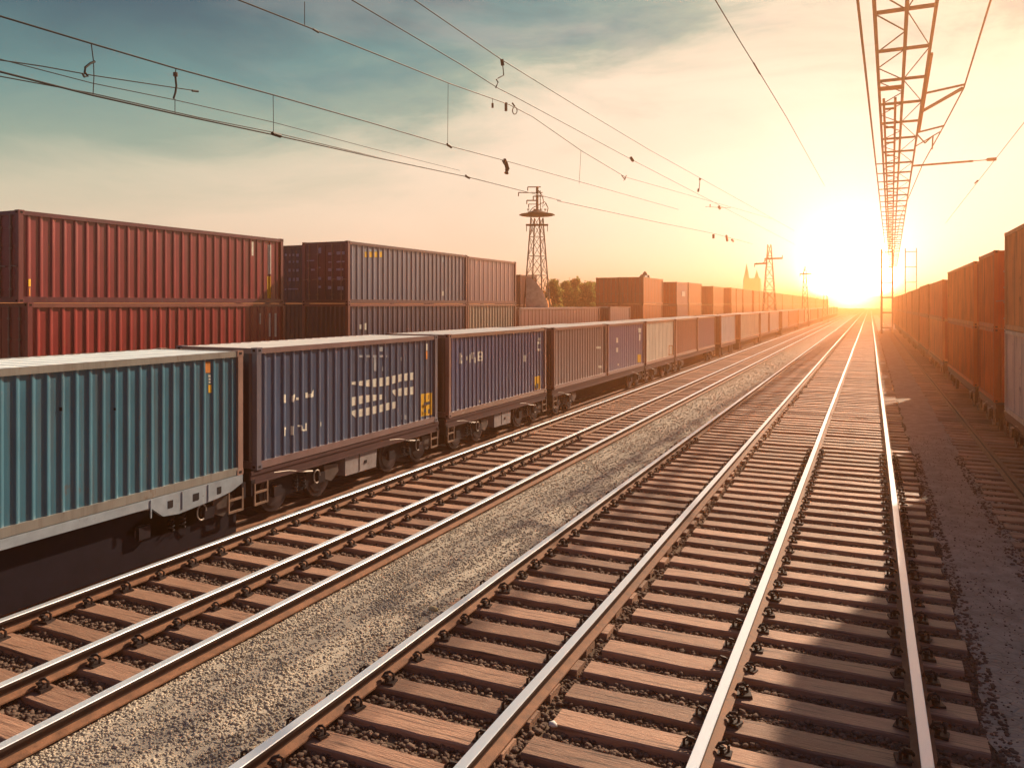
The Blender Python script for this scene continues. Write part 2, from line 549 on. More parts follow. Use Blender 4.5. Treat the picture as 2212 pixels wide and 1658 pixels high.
def container(name, label, group, xc, y0, y1, z0, h, col, frame=None, roofc=None, w=2.44, detail=2, doors=None, face=1,
              pitch=.28, dep=.028, marks=(), rust=.25, posts=None, doorcol=None, cat='container'):
    """face=+1: the side looking at the track is +x.  marks: (material, side_lists)"""
    L = y1 - y0
    T = thing(name, label, cat, (xc, (y0 + y1) / 2, z0), group)
    mt = face < 0
    pm = paint(col, rust, mt)
    fr = paint(frame or tuple(c * .6 for c in col), rust + .1, mt)
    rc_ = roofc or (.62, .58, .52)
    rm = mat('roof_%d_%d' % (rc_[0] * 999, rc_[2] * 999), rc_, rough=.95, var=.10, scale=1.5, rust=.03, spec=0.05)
    po = paint(posts, rust, mt) if posts else fr
    dm = paint(doorcol, rust, mt) if doorcol else pm
    a, b = -L / 2, L / 2
    hw = w / 2
    pw = .14   # corner post
    rail_t, rail_b = .13, .17
    pts = corr(a + pw, b - pw, pitch, dep)

    def side(s, mb):
        vs, fs = [], []
        for y, o in pts:
            x = s * (hw - .03 + o)
            vs += [(x, y, rail_b - .01), (x, y, h - rail_t + .01)]
        for i in range(len(pts) - 1):
            q = (2 * i, 2 * i + 2, 2 * i + 3, 2 * i + 1)
            fs.append(q if s > 0 else q[::-1])
        mb.add(vs, fs, 0)

    def end(s, mb, mi=0):
        ep = corr(-hw + pw, hw - pw, .25, .04)
        vs, fs = [], []
        for x, o in ep:
            y = s * (L / 2 - .03 + o)
            vs += [(x, y, rail_b - .01), (x, y, h - rail_t + .01)]
        for i in range(len(ep) - 1):
            fs.append((2 * i, 2 * i + 1, 2 * i + 3, 2 * i + 2))
        mb.add(vs, fs, mi)

    def posts_mb(sx, sy, mb, mi=0):
        x0, x1 = sorted((sx * hw, sx * (hw - pw)))
        q0, q1 = sorted((sy * L / 2, sy * (L / 2 - pw)))
        mb.box(x0, x1, q0, q1, .12, h - .12, mi)

    def casting(sx, sy, top, mb, mi=0, mh=1):
        x0, x1 = sorted((sx * (hw + .006), sx * (hw - .17)))
        q0, q1 = sorted((sy * (L / 2 + .006), sy * (L / 2 - .17)))
        z_0, z_1 = (h - .12, h + .006) if top else (0, .12)
        mb.box(x0, x1, q0, q1, z_0, z_1, mi)
        e = .004
        xo = sx * (hw + .006 + e)
        mb.box(*sorted((xo, xo - sx * .02)), q0 + .05, q1 - .05, z_0 + .035, z_1 - .035, mh)
        yo = sy * (L / 2 + .006 + e)
        mb.box(x0 + .05, x1 - .05, *sorted((yo, yo - sy * .02)), z_0 + .035, z_1 - .035, mh)

    def side_rail(s, top, mb, mi=0):
        x0, x1 = sorted((s * (hw - .005), s * (hw - .09)))
        z_0, z_1 = (h - rail_t, h - .01) if top else (.01, rail_b)
        mb.box(x0, x1, a + pw, b - pw, z_0, z_1, mi)

    def end_rail(s, top, mb, mi=0):
        q0, q1 = sorted((s * (L / 2 - .005), s * (L / 2 - .09)))
        z_0, z_1 = (h - rail_t, h - .01) if top else (.01, rail_b)
        mb.box(-hw + pw, hw - pw, q0, q1, z_0, z_1, mi)

    def roof(mb, mi=0):
        rp = corr(a + .1, b - .1, .36, .012)
        vs, fs = [], []
        for y, o in rp:
            vs += [(-hw + .02, y, h - .012 + o), (hw - .02, y, h - .012 + o)]
        for i in range(len(rp) - 1):
            fs.append((2 * i, 2 * i + 1, 2 * i + 3, 2 * i + 2))
        mb.add(vs, fs, mi)

    def floor(mb, mi=0):
        mb.box(-hw + .1, hw - .1, a + .1, b - .1, .05, .09, mi)

    def door(sx, s, mb, mi=0, mbar=1):
        """one leaf of the door pair at end s (-1 near), sx which half"""
        yo = s * (L / 2 - .035)
        x0, x1 = sorted((sx * .012, sx * (hw - pw)))
        mb.box(x0, x1, *sorted((yo, yo - s * .05)), rail_b, h - rail_t, mi)
        for k in range(5):
            zz = rail_b + .18 + k * (h - rail_t - rail_b - .3) / 4.6
            mb.box(x0 + .06, x1 - .06, *sorted((yo + s * .012, yo - s * .01)), zz, zz + .32, mi)

    def bars(sx, s, f, mb, mi=0):
        yo = s * (L / 2 - .002)
        x = sx * f
        mb.bar((x, yo, rail_b - .03), (x, yo, h - rail_t + .03), .035, mi=mi)
        for z in (.35, .95, 1.5, 2.1):
            mb.box(x - .05, x + .05, *sorted((yo - s * .03, yo + s * .02)), z, z + .06, mi)
        mb.bar((x, yo + s * .02, 1.05), (x + sx * .3, yo + s * .02, 1.02), .03, mi=mi)

    ends = {-1: 'door' if doors in ('near', 'both') else 'panel', 1: 'door' if doors in ('far', 'both') else 'panel'}
    if detail == 2:
        for s in (-1, 1):
            mb = MB(); side(s, mb); mb.build('side_panel', pm, T)
            mb = MB()
            if ends[s] == 'panel':
                end(s, mb); mb.build('end_panel', dm, T)
            else:
                for sx in (-1, 1):
                    mb = MB(); door(sx, s, mb); d = mb.build('door', [dm], T)
                    for f in (.38, .86):
                        mb = MB(); bars(sx, s, f, mb); mb.build('lock_bar', CAST, d)
            for t in (0, 1):
                mb = MB(); side_rail(s, t, mb); mb.build('side_rail', fr, T)
                mb = MB(); end_rail(s, t, mb); mb.build('end_rail', fr, T)
            for sy in (-1, 1):
                mb = MB(); posts_mb(s, sy, mb); mb.build('corner_post', po, T)
                for t in (0, 1):
                    mb = MB(); casting(s, sy, t, mb); mb.build('corner_casting', [po, HOLE], T)
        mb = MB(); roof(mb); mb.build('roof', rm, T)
        mb = MB(); floor(mb); mb.build('floor_plate', fr, T)
    elif detail == 1:
        for s in (-1, 1):
            mb = MB(); side(s, mb); mb.build('side_panel', pm, T)
            mb = MB()
            if ends[s] == 'panel':
                end(s, mb); mb.build('end_panel', dm, T)
            else:
                for sx in (-1, 1):
                    mb = MB(); door(sx, s, mb)
                    for f in (.38, .86):
                        bars(sx, s, f, mb, 1)
                    mb.build('door', [dm, CAST], T)
        mb = MB()
        for s in (-1, 1):
            for t in (0, 1):
                side_rail(s, t, mb); end_rail(s, t, mb)
            for sy in (-1, 1):
                posts_mb(s, sy, mb)
                for t in (0, 1):
                    casting(s, sy, t, mb, 0, 1)
        floor(mb)
        mb.build('frame', [fr, HOLE], T)
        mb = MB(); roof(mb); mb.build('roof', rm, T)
    else:
        mb = MB()
        for s in (-1, 1):
            side(s, mb)
            end(s, mb, 3)
            for t in (0, 1):
                side_rail(s, t, mb, 1); end_rail(s, t, mb, 1)
            for sy in (-1, 1):
                posts_mb(s, sy, mb, 1)
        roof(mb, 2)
        floor(mb, 1)
        mb.build('body', [pm, fr, rm, dm], T)

    # painted marks follow the corrugation of the side that faces the track
    xs = xc + face * hw
    for (mname, m, polys, seg) in marks:
        for pg in polys:
            mb = MB()
            up, lo = [], []
            for (u, yt, yb) in pg:                       # photo px, 2212 wide
                Yt, Zt = on_plane(xs, u, yt)
                _, Zb = on_plane(xs, u, yb)
                up.append((Yt - (y0 + y1) / 2, Zt - z0))
                lo.append(Zb - z0)
            Ys = [p[0] for p in up]
            ya, yb_ = max(Ys[0], a + pw), min(Ys[-1], b - pw)
            if yb_ - ya < .01:
                continue
            br = sorted(set([ya, yb_] + [p[0] for p in pts if ya + .002 < p[0] < yb_ - .002] + [y for y in Ys if ya + .002 < y < yb_ - .002]))
            vs, fs, ms = [], [], []
            for yy in br:
                x = face * (hw - .03 + off_at(pts, yy) + .006)
                vs += [(x, yy, max(.2, float(np.interp(yy, Ys, lo)))), (x, yy, min(h - .15, float(np.interp(yy, Ys, [t[1] for t in up]))))]
            for i, (p, q) in enumerate(zip(br[:-1], br[1:])):
                f_ = (2 * i, 2 * i + 2, 2 * i + 3, 2 * i + 1)
                fs.append(f_ if face > 0 else f_[::-1])
                ms.append(1 if seg and off_at(pts, (p + q) / 2) > -dep * .75 else 0)
            mb.v, mb.f, mb.m = vs, fs, ms
            mb.build(mname, [m, pm], T)
    return T


def sx_(x):   # source px (2560) -> 2212
    return x * 2212 / 2560


def c4(x, y):   # crop [600,800,1240,1280] at 3.455
    return sx_(600 + x / 3.455), sx_(800 + y / 3.455)


def c5(x, y):   # crop [1100,760,1700,1100] at 3.687
    return sx_(1100 + x / 3.687), sx_(760 + y / 3.687)


def c3(x, y):   # crop [0,820,640,1400] at 2.859
    return sx_(x / 2.859), sx_(820 + y / 2.859)


def c1(x, y):   # crop [0,480,720,1000] at 3.072
    return sx_(x / 3.072), sx_(480 + y / 3.072)


def c2(x, y):   # crop [640,560,1340,1000] at 3.16
    return sx_(640 + x / 3.16), sx_(560 + y / 3.16)


def pg(cv, *rows):
    out = []
    for x, yt, yb in rows:
        u, t = cv(x, yt)
        _, b = cv(x, yb)
        out.append((u, t, b))
    return out


def rc(cv, x0, y0, x1, y1):
    return pg(cv, (x0, y0, y1), (x1, y0, y1))


# ---- left train
XL = -12.4
XC = XL - 1.22
DECK = 1.12
CH = 2.66
LT = 'containers on the left train'


def YL(u, x=XL):
    return on_plane(x, u, V0)[0]


marks1 = [
    ('marking', ORA, [rc(c3, 1480, 240, 1518, 320)], False),
    ('marking', YEL, [rc(c3, 1503, 405, 1526, 462)], False),
    ('marking', WHITE, [rc(c3, 1503, 335, 1520, 350), rc(c3, 1505, 358, 1520, 372), rc(c3, 1505, 380, 1520, 394)], False),
    ('vent', HOLE, [rc(c3, 438, 566, 452, 592), rc(c3, 825, 570, 835, 588)], False)]
marks2 = [
    ('marking', WHITE, [rc(c4, 386, 642, 409, 714), pg(c4, (460, 655, 706), (472, 640, 706), (488, 640, 660)), rc(c4, 500, 668, 522, 690),
                        rc(c4, 580, 626, 600, 672), pg(c4, (602, 640, 668), (625, 632, 668), (650, 602, 662)),
                        rc(c4, 390, 925, 402, 1000), rc(c4, 402, 925, 412, 945), rc(c4, 452, 915, 470, 992),
                        rc(c4, 512, 906, 545, 920), rc(c4, 538, 920, 550, 955), rc(c4, 550, 942, 578, 958), rc(c4, 578, 890, 592, 955), rc(c4, 706, 880, 716, 916)], False),
    ('emblem', WHITE, [pg(c4, (978, 535, 556), (1060, 526, 566), (1110, 518, 574), (1200, 503, 576), (1300, 488, 562), (1345, 478, 546), (1400, 466, 530), (1518, 450, 514)),
                       pg(c4, (980, 666, 742), (1060, 654, 722), (1150, 645, 702), (1240, 642, 684)),
                       pg(c4, (1330, 605, 625), (1360, 598, 662), (1390, 590, 655), (1450, 582, 648), (1518, 573, 640)),
                       pg(c4, (978, 786, 812), (1010, 776, 842), (1090, 762, 828), (1180, 742, 808), (1280, 716, 780), (1380, 698, 754))], True),
    ('marking', PALE, [rc(c4, 1040, 302, 1285, 322), rc(c4, 1090, 325, 1105, 360), rc(c4, 1400, 320, 1420, 352), rc(c4, 1170, 322, 1190, 440), rc(c4, 1216, 230, 1246, 270),
                       rc(c4, 1240, 400, 1256, 440), rc(c4, 1405, 820, 1450, 858)], True),
    ('placard', YEL, [pg(c4, (1570, 640, 832), (1665, 626, 816))], False),
    ('marking', WHITE, [rc(c4, 1614, 205, 1632, 262)], False),
    ('marking', ORA, [rc(c4, 1612, 268, 1632, 338)], False)]
marks3 = [
    ('marking', WHITE, [rc(c5, 190, 450, 202, 548), rc(c5, 202, 470, 217, 490), rc(c5, 202, 520, 217, 548), rc(c5, 255, 480, 264, 515), rc(c5, 280, 460, 292, 540),
                        rc(c5, 302, 445, 314, 505), rc(c5, 314, 445, 328, 460), rc(c5, 330, 490, 340, 540), rc(c5, 360, 440, 372, 525), rc(c5, 372, 435, 392, 450), rc(c5, 372, 475, 392, 492), rc(c5, 372, 510, 392, 525), rc(c5, 392, 440, 404, 522),
                        rc(c5, 782, 470, 803, 530), rc(c5, 372, 885, 384, 908), rc(c5, 178, 965, 198, 1000)], False),
    ('placard', YEL, [pg(c5, (880, 672, 818), (932, 658, 806))], False),
    ('marking', WHITE, [rc(c5, 905, 345, 932, 368), rc(c5, 905, 368, 912, 428), rc(c5, 912, 410, 930, 432), rc(c5, 918, 310, 934, 338)], False)]
marks4 = [('marking', WHITE, [rc(c5, 1448, 390, 1490, 410), rc(c5, 1468, 566, 1500, 588), rc(c5, 1482, 652, 1504, 672)], False)]
marks5 = [('marking', WHITE, [rc(c5, 1632, 310, 1648, 355), rc(c5, 1632, 402, 1648, 442), rc(c5, 1642, 548, 1655, 566), rc(c5, 1835, 222, 1856, 262), rc(c5, 1840, 275, 1853, 335)], False),
          ('placard', YEL, [rc(c5, 1825, 464, 1858, 536)], False)]
marks6 = [('marking', ORA, [rc(c5, 2115, 380, 2150, 386), rc(c5, 2115, 386, 2120, 520), rc(c5, 2145, 386, 2150, 520), rc(c5, 2110, 462, 2150, 468)], False)]
marks8 = [('marking', WHITE, [rc(c5, 1480 + 2900, 0, 1481 + 2900, 1)], False)]

t1 = container('shipping_container', 'teal ribbed container with pale roof, nearest on the left train', LT, XC, YL(525) - 8.05, YL(525), DECK, CH + .02, (.038, .150, .215),
               frame=(.27, .25, .22), posts=(.33, .19, .15), roofc=(.80, .86, .84), marks=marks1, pitch=.262, rust=.14)
t2 = container('shipping_container', 'navy container with broken white emblem and yellow placard', LT, XC, YL(555), YL(945), DECK, CH + .05, (.034, .066, .135),
               frame=(.22, .13, .12), posts=(.16, .14, .17), roofc=(.88, .84, .76), marks=marks2, pitch=.315, rust=.12, doorcol=(.05, .022, .035))
t3 = container('shipping_container', 'dusty blue container with white letters behind the navy emblem container', LT, XC, YL(970), YL(1180), DECK, CH + .05, (.052, .07, .17),
               frame=(.26, .13, .09), posts=(.25, .13, .11), roofc=(.88, .84, .76), marks=marks3, pitch=.3, rust=.15, doorcol=(.07, .022, .02))
t4 = container('shipping_container', 'plain mauve brown container sharing a long wagon with a purple one', LT, XC, YL(1197), YL(1310), DECK, CH + .02, (.20, .115, .105),
               frame=(.23, .10, .08), marks=marks4, detail=2, doorcol=(.11, .03, .02), roofc=(.88, .82, .72), pitch=.36, dep=.022)
t5 = container('shipping_container', 'purple container with small yellow placard beside a cream one', LT, XC, YL(1313.5), YL(1392), DECK, CH, (.115, .08, .18),
               frame=(.2, .08, .07), marks=marks5, detail=2, roofc=(.88, .82, .72), pitch=.36, dep=.018)
# dark dashes on the yellow placards
for parent, xs, lst in ((t2, XL, [rc(c4, 1597, 645, 1603, 690), rc(c4, 1628, 645, 1633, 685), rc(c4, 1590, 712, 1645, 738), rc(c4, 1590, 770, 1612, 800), rc(c4, 1628, 768, 1643, 808)]),
                        (t3, XL, [rc(c5, 888, 735, 910, 782)])):
    for p in lst:
        mb = MB()
        for (ua, ta, ba), (ub, tb, bb) in zip(p[:-1], p[1:]):
            Ya, Za = on_plane(xs, ua, ta); _, Zb = on_plane(xs, ua, ba)
            Yb, _ = on_plane(xs, ub, tb)
            ox, oy, oz = parent.location
            x = xs - ox - .012
            mb.add([(x, Ya - oy, Zb - oz), (x, Yb - oy, Zb - oz), (x, Yb - oy, Za - oz), (x, Ya - oy, Za - oz)], [(0, 1, 2, 3)])
        mb.build('placard_writing', BLK, parent)

far_left = [  # u0, u1, colour, label
    (1396, 1457, (.84, .76, .60), 'cream container with a small outlined hatch on the left train', 1, marks6),
    (1460, 1506, (.40, .14, .085), 'brick red container just past the cream one on the left train', 1, ()),
    (1508, 1545, (.30, .16, .19), 'dusky pink container between a brick red and a pale grey one', 1, ()),
    (1558, 1589, (.66, .72, .72), 'pale grey green container past the dusky pink one', 1, ()),
    (1600, 1640, (.84, .72, .55), 'long pale cream container past the grey green one', 1, ()),
    (1643.5, 1660, (.66, .64, .60), 'stone grey container eleventh from the teal one', 0, ()),
    (1663, 1683, (.62, .68, .66), 'silvery green container twelfth from the teal one', 0, ()),
    (1690, 1703, (.82, .68, .52), 'buff container thirteenth from the teal one', 0, ()),
    (1705, 1723, (.55, .30, .18), 'orange brown container fourteenth from the teal one', 0, ()),
    (1726, 1737, (.55, .42, .33), 'dull tan container fifteenth from the teal one', 0, ()),
    (1739, 1750, (.82, .70, .54), 'cream container sixteenth from the teal one', 0, ()),
    (1751, 1766, (.60, .34, .20), 'faded orange container seventeenth from the teal one', 0, ()),
    (1768, 1776, (.66, .52, .38), 'sand coloured container eighteenth from the teal one', 0, ()),
    (1777, 1787, (.62, .42, .28), 'hazy tan container nineteenth from the teal one', 0, ()),
]
for (ua, ub, col, lab, det, mk) in far_left:
    container('shipping_container', lab, LT, XC, YL(ua), YL(ub), DECK, CH, col, frame=(.33, .13, .07), doorcol=(.20, .06, .025), detail=det, marks=mk,
              roofc=(.88, .80, .68), pitch=.45 if det == 0 else .36, dep=.02, rust=.1)
yy = YL(1787) + 1.5
tail = [('pale', (.6, .45, .3)), ('rusty', (.42, .2, .1)), ('buff', (.62, .48, .32)), ('ochre', (.5, .32, .16)), ('dusty', (.5, .4, .3)), ('brown', (.36, .2, .12))]
for k, (nm, col) in enumerate(tail):
    container('shipping_container', '%s hazy container far down the left train, %s past the hazy tan one' % (nm, ('first', 'second', 'third', 'fourth', 'fifth', 'sixth')[k]), LT, XC, yy, yy + 13, DECK, CH, col,
              frame=(.33, .13, .07), detail=0, pitch=.9, dep=.02, roofc=(.8, .72, .58))
    yy += 15


# ---- wagons
def wheel_mb(x, r=.47, w=.13):
    mb = MB()
    mb.tube([(-w / 2, 0, 0), (w / 2, 0, 0)], r, 28)
    mb.tube([(w / 2 - .03, 0, 0), (w / 2 + .025, 0, 0)], [r * .80, r * .74], 24)
    mb.tube([(w / 2, 0, 0), (w / 2 + .05, 0, 0)], [r * .4, r * .3], 16)
    mb.tube([(w / 2, 0, 0), (w / 2 + .12, 0, 0)], .11, 12)
    return mb


wheel_data = None


def wagon(label, xc, y0, y1, deck=DECK, detail=2, face=1, sill='dark', shade_fill='deep', box=False, group='flat wagons of the left train'):
    global wheel_data
    L = y1 - y0
    T = thing('flat_wagon', label, 'wagon', (xc, (y0 + y1) / 2, 0), group)
    a, b = -L / 2, L / 2
    hw = 1.2
    fm = mat('wagon_brown', (.06, .02, .02), rough=.7, var=.3, scale=3, rust=.3, rustcol=(.15, .06, .03))
    if detail == 0:
        mb = MB()
        mb.box(-hw, hw, a, b, deck - .26, deck - .004)
        mb.box(-.9, .9, a + .4, b - .4, .1, deck - .26, 1)
        for yy in (a + 1.5, b - 1.5):
            for s in (-1, 1):
                mb.disc((0, yy - .7, .44), .44, s * 1.0, s * .88, 14, 1)
                mb.disc((0, yy + .7, .44), .44, s * 1.0, s * .88, 14, 1)
        mb.build('frame', [fm, UNDER], T)
        return T
    # side sills
    for s in (-1, 1):
        mb = MB()
        if sill == 'belly' and s == face:
            Y = [YL(u) - (y0 + y1) / 2 for u in (325, 352, 395, 470, 500)]
            poly = [(a, deck - .004), (a, deck - .17), (Y[0], deck - .17), (Y[1], deck - .40), (Y[2] - .1, deck - .44), (Y[3], deck - .36), (Y[4], deck - .30), (b - .12, deck - .18), (b - .12, deck - .004)]
            mb.prism(poly, *sorted((s * (hw + .03), s * (hw - .06))))
            o = mb.build('side_sill', SILL, T)
            for (u, w_) in ((425, .13), (489, .16), (547, .12)):
                u = sx_(u)
                Yc = YL(u) - (y0 + y1) / 2
                x = s * (hw + .033)
                hm = MB()
                hm.prism([(Yc - w_ / 2, deck - .28), (Yc + w_ / 2 - .02, deck - .28), (Yc + w_ / 2, deck - .26), (Yc + w_ / 2, deck - .13), (Yc - w_ / 2, deck - .13)], *sorted((x, x - s * .02)))
                hm.build('lifting_hole', HOLE, o)
            for u in (376, 455, 520):
                hm = MB()
                Yc = YL(sx_(u)) - (y0 + y1) / 2
                hm.box(*sorted((s * (hw + .045), s * (hw + .02))), Yc - .012, Yc + .012, deck - .36, deck - .02)
                hm.build('stiffener', SILL, o)
        else:
            x0, x1 = sorted((s * hw, s * (hw - .07)))
            mb.box(x0, x1, a, b, deck - .10, deck - .004)
            mb.box(*sorted((s * (hw - .02), s * (hw - .07))), a, b, deck - .28, deck - .10)
            mb.box(x0, x1, a, b, deck - .31, deck - .28)
            mb.build('side_sill', fm, T)
    mb = MB()
    mb.box(-hw + .07, hw - .07, a, b, deck - .2, deck - .05)
    mb.build('deck', UNDER, T)
    mb = MB()
    q = 1.02 if shade_fill == 'full' else .52
    mb.box(-q, q, a + .1, b - .1, -.16 if shade_fill == 'full' else .12, deck - .2)  # dark box added below the deck, standing in for shade there
    mb.build('shade_block', UNDERSHADE, T)
    for e, (ye, s_) in enumerate(((a, -1), (b, 1))):
        mb = MB()
        mb.box(-hw, hw, *sorted((ye, ye - s_ * .12)), deck - .55, deck - .2)
        for sx in (-1, 1):
            mb.tube([(sx * .85, ye, deck - .35), (sx * .85, ye + s_ * .28, deck - .35)], .06, 10)
            mb.tube([(sx * .85, ye + s_ * .28, deck - .35), (sx * .85, ye + s_ * .33, deck - .35)], .19, 14)
        mb.build('buffer_beam', UNDER, T)
        mb = MB()
        x = face * hw
        mb.bar((x, ye - s_ * .1, deck - .3), (x, ye - s_ * .1, .35), .035)
        mb.bar((x, ye - s_ * .5, deck - .3), (x, ye - s_ * .5, .35), .035)
        for z in (.36, .62):
            mb.bar((x, ye - s_ * .08, z), (x, ye - s_ * .52, z), .03, .05)
        mb.build('step_ladder', mat('step_metal', (.25, .15, .1), var=.3, rust=.4), T)
    for k, yb in enumerate((a + 1.75, b - 1.75)):
        mb = MB()
        xo = face * 1.06
        for s in (-1, 1):
            xo = s * 1.02
            mb.prism([(yb - 1.15, .52), (yb - .95, .66), (yb - .35, .84), (yb + .35, .84), (yb + .95, .66), (yb + 1.15, .52), (yb + .9, .42), (yb + .35, .30), (yb - .35, .30), (yb - .9, .42)],
                     *sorted((xo, xo - s * .07)))
            for dy in (-.8, .8):
                mb.box(*sorted((xo + s * .1, xo - s * .02)), yb + dy - .13, yb + dy + .13, .36, .6)
            for dy in (-.14, .14):
                pts = [(xo + s * .05 + .05 * math.cos(t * .9), yb + dy + .06 * math.sin(t * .9), .34 + t * .012) for t in range(36)]
                mb.tube(pts, .014, 5)
        mb.box(-.9, .9, yb - .2, yb + .2, .45, .8)
        bo = mb.build('bogie', UNDER, T)
        for s in (-1, 1):
            for dy in (-.8, .8):
                if wheel_data is None:
                    o = wheel_mb(0).build('wheel', WHEELM, bo, smooth=False)
                    wheel_data = o.data
                else:
                    o = bpy.data.objects.new('wheel', wheel_data)
                    C.objects.link(o)
                    o.parent = bo
                o.location = (s * .92, yb + dy, .47)
                if s < 0:
                    o.rotation_euler = (0, 0, math.pi)
        mb = MB()
        x = face * 1.16
        mb.tube([(x, yb - 1.0, .95), (x, yb - .5, .9), (x, yb, .78), (x + face * .02, yb + .35, .72)], .025, 6)
        mb.tube([(x, yb + .55 + .12 * math.cos(t), .55 + .16 * math.sin(t)) for t in np.linspace(0, 5.2, 14)], .018, 6)
        mb.build('brake_hose', CAST, T)
        mb = MB()
        mb.prism([(yb + .9, .75), (yb + 1.45, .7), (yb + 1.5, .5), (yb + 1.2, .3), (yb + .95, .4)], *sorted((face * 1.1, face * .95)))
        mb.build('axle_guard', mat('guard_metal', (.10, .07, .06), var=.4, rust=.4, metal=.3), T)
    if box:
        mb = MB()
        mb.prism([(-.65, .32), (.75, .30), (.8, .86), (-.65, .88)], *sorted((face * 1.14, face * .6)))
        bx = mb.build('brake_box', GREYBOX, T)
        mb = MB()
        mb.box(*sorted((face * 1.15, face * 1.12)), -.05, -.02, .34, .84)
        mb.box(*sorted((face * 1.16, face * 1.12)), .2, .3, .5, .58)
        mb.build('lid_seam', UNDER, bx)
    return T


wagon('wagon with pale fish belly sill carrying the teal container', XC, YL(525) - 8.6, YL(525) + .1, sill='belly', shade_fill='full')
wagon('dark wagon with visible wheels and grey box under the navy container', XC, YL(555) - .15, YL(945) + .12, box=True)
wagon('dark wagon with grey box under the dusty blue lettered container', XC, YL(970) - .15, YL(1180) + .12, box=True)
wagon('long dark wagon under the mauve brown and purple containers', XC, YL(1197) - .15, YL(1392) + .12)
wagon('dark wagon under the cream container of the left train', XC, YL(1396) - .1, YL(1457) + .1)
wagon('long dark wagon under the brick red and dusky pink containers', XC, YL(1460) - .1, YL(1545) + .1)
wagon('dark wagon under the pale grey green container', XC, YL(1558) - .1, YL(1589) + .1, detail=0)
wagon('dark wagon under the long pale cream container', XC, YL(1600) - .1, YL(1640) + .1, detail=0)
wagon('hazy wagon under the stone grey and silvery green containers', XC, YL(1643.5) - .1, YL(1683) + .1, detail=0)
wagon('hazy wagon under the buff and orange brown containers', XC, YL(1690) - .1, YL(1723) + .1, detail=0)
wagon('hazy wagon under the dull tan and cream pair', XC, YL(1726) - .1, YL(1750) + .1, detail=0)
wagon('hazy wagon under the faded orange and sand pair', XC, YL(1751) - .1, YL(1776) + .1, detail=0)
wagon('far hazy wagon under the last hazy tan container', XC, YL(1777) - .1, YL(1787) + .1, detail=0)
yy = YL(1787) + 1.5
for k, (nm, col) in enumerate(tail):
    wagon('distant wagon under the %s hazy container' % nm, XC, yy - .1, yy + 13.1, detail=0)
    yy += 15

# ---- left stacks
SG = 'containers stacked in the yard on the left'
TZ = 2.585
XS = -21.7


def YS(u, x):
    return on_plane(x, u, V0)[0]


red = (.23, .014, .020)
ya, yb = YS(40, XS), YS(612, XS)
mk_red = [('marking', YEL, [rc(c1, 222, 668, 246, 724)], False), ('marking', YEL, [rc(c1, 2062, 646, 2084, 828)], False),
          ('marking', WHITE, [rc(c1, 2066, 405, 2086, 630), rc(c1, 1942, 380, 1956, 488)], False), ('marking', ORA, [rc(c1, 226, 736, 242, 816)], False)]
mk_red2 = [('marking', WHITE, [rc(c1, 1996, 930, 2012, 1015), rc(c1, 2074, 930, 2090, 1110), rc(c1, 2118, 930, 2132, 1110)], True)]
container('shipping_container', 'deep red container on top of the big stack at the left edge', SG, XS - 1.22, ya, yb, GZ + 2 * TZ, TZ + .02, red, frame=(.12, .018, .028),
          posts=(.17, .028, .03), marks=mk_red, roofc=(.8, .78, .68), pitch=.37, dep=.036, rust=.1, doors='near')
container('shipping_container', 'red container with rusty top rail under the topmost deep red one', SG, XS - 1.2, ya + .25, yb + .1, GZ + TZ, TZ - .004, (.27, .02, .02),
          frame=(.24, .07, .05), posts=(.2, .035, .035), marks=mk_red2, pitch=.39, dep=.036, rust=.14, doors='near')
container('shipping_container', 'lowest red container in the left edge stack, behind the teal roof', SG, XS - 1.22, ya + .1, yb + .1, GZ, TZ - .004, red, frame=(.12, .02, .03), detail=1, pitch=.37, dep=.036)
# grey stack
XG = -20.2
yg0, yg1, yg2 = YS(752, XG), YS(1010, XG), YS(1115, XG)
mk_g = [('marking', YEL, [rc(c2, 868, 218, 1005, 262)], True), ('marking', PALE, [rc(c2, 872, 188, 1003, 216), rc(c2, 1470, 255, 1506, 300)], True),
        ('marking', WHITE, [rc(c2, 1480, 530, 1504, 566)], True)]
HG = 2.66
tg = container('shipping_container', 'grey ribbed container with orange label and dark doors, top of stack', SG, XG - 1.22, yg0, yg1 - .04, GZ + 2 * TZ, HG, (.13, .14, .20), frame=(.10, .045, .055),
               posts=(.2, .085, .085), doorcol=(.045, .026, .055), doors='near', marks=mk_g, roofc=(.6, .55, .5), pitch=.40, dep=.04, rust=.08)
container('shipping_container', 'plain mauve container on top, right of the grey ribbed one', SG, XG - 1.22, yg1 + .04, yg2, GZ + 2 * TZ, HG - .05, (.18, .10, .125), frame=(.2, .075, .065),
          marks=(), pitch=.55, dep=.018, rust=.1)
container('shipping_container', 'dark ribbed container under the grey one with the orange label', SG, XG - 1.22, yg0, yg1 - .04, GZ + TZ, TZ - .004, (.07, .065, .11), frame=(.24, .08, .07),
          posts=(.2, .07, .06), doorcol=(.05, .022, .04), marks=[('marking', WHITE, [rc(c2, 828, 792, 846, 830), rc(c2, 868, 782, 882, 835)], False)], pitch=.40, dep=.04)
container('shipping_container', 'beige ribbed container under the plain mauve one', SG, XG - 1.22, yg1 + .04, yg2, GZ + TZ, TZ - .004, (.42, .33, .24), frame=(.3, .14, .1), pitch=.36, dep=.04)
for (p, q, lab) in ((yg0, yg1 - .04, 'lowest dark container of the grey stack behind the left train'), (yg1 + .04, yg2, 'lowest container under the beige one behind the left train')):
    container('shipping_container', lab, SG, XG - 1.22, p, q, GZ, TZ - .004, (.08, .05, .06), detail=1)
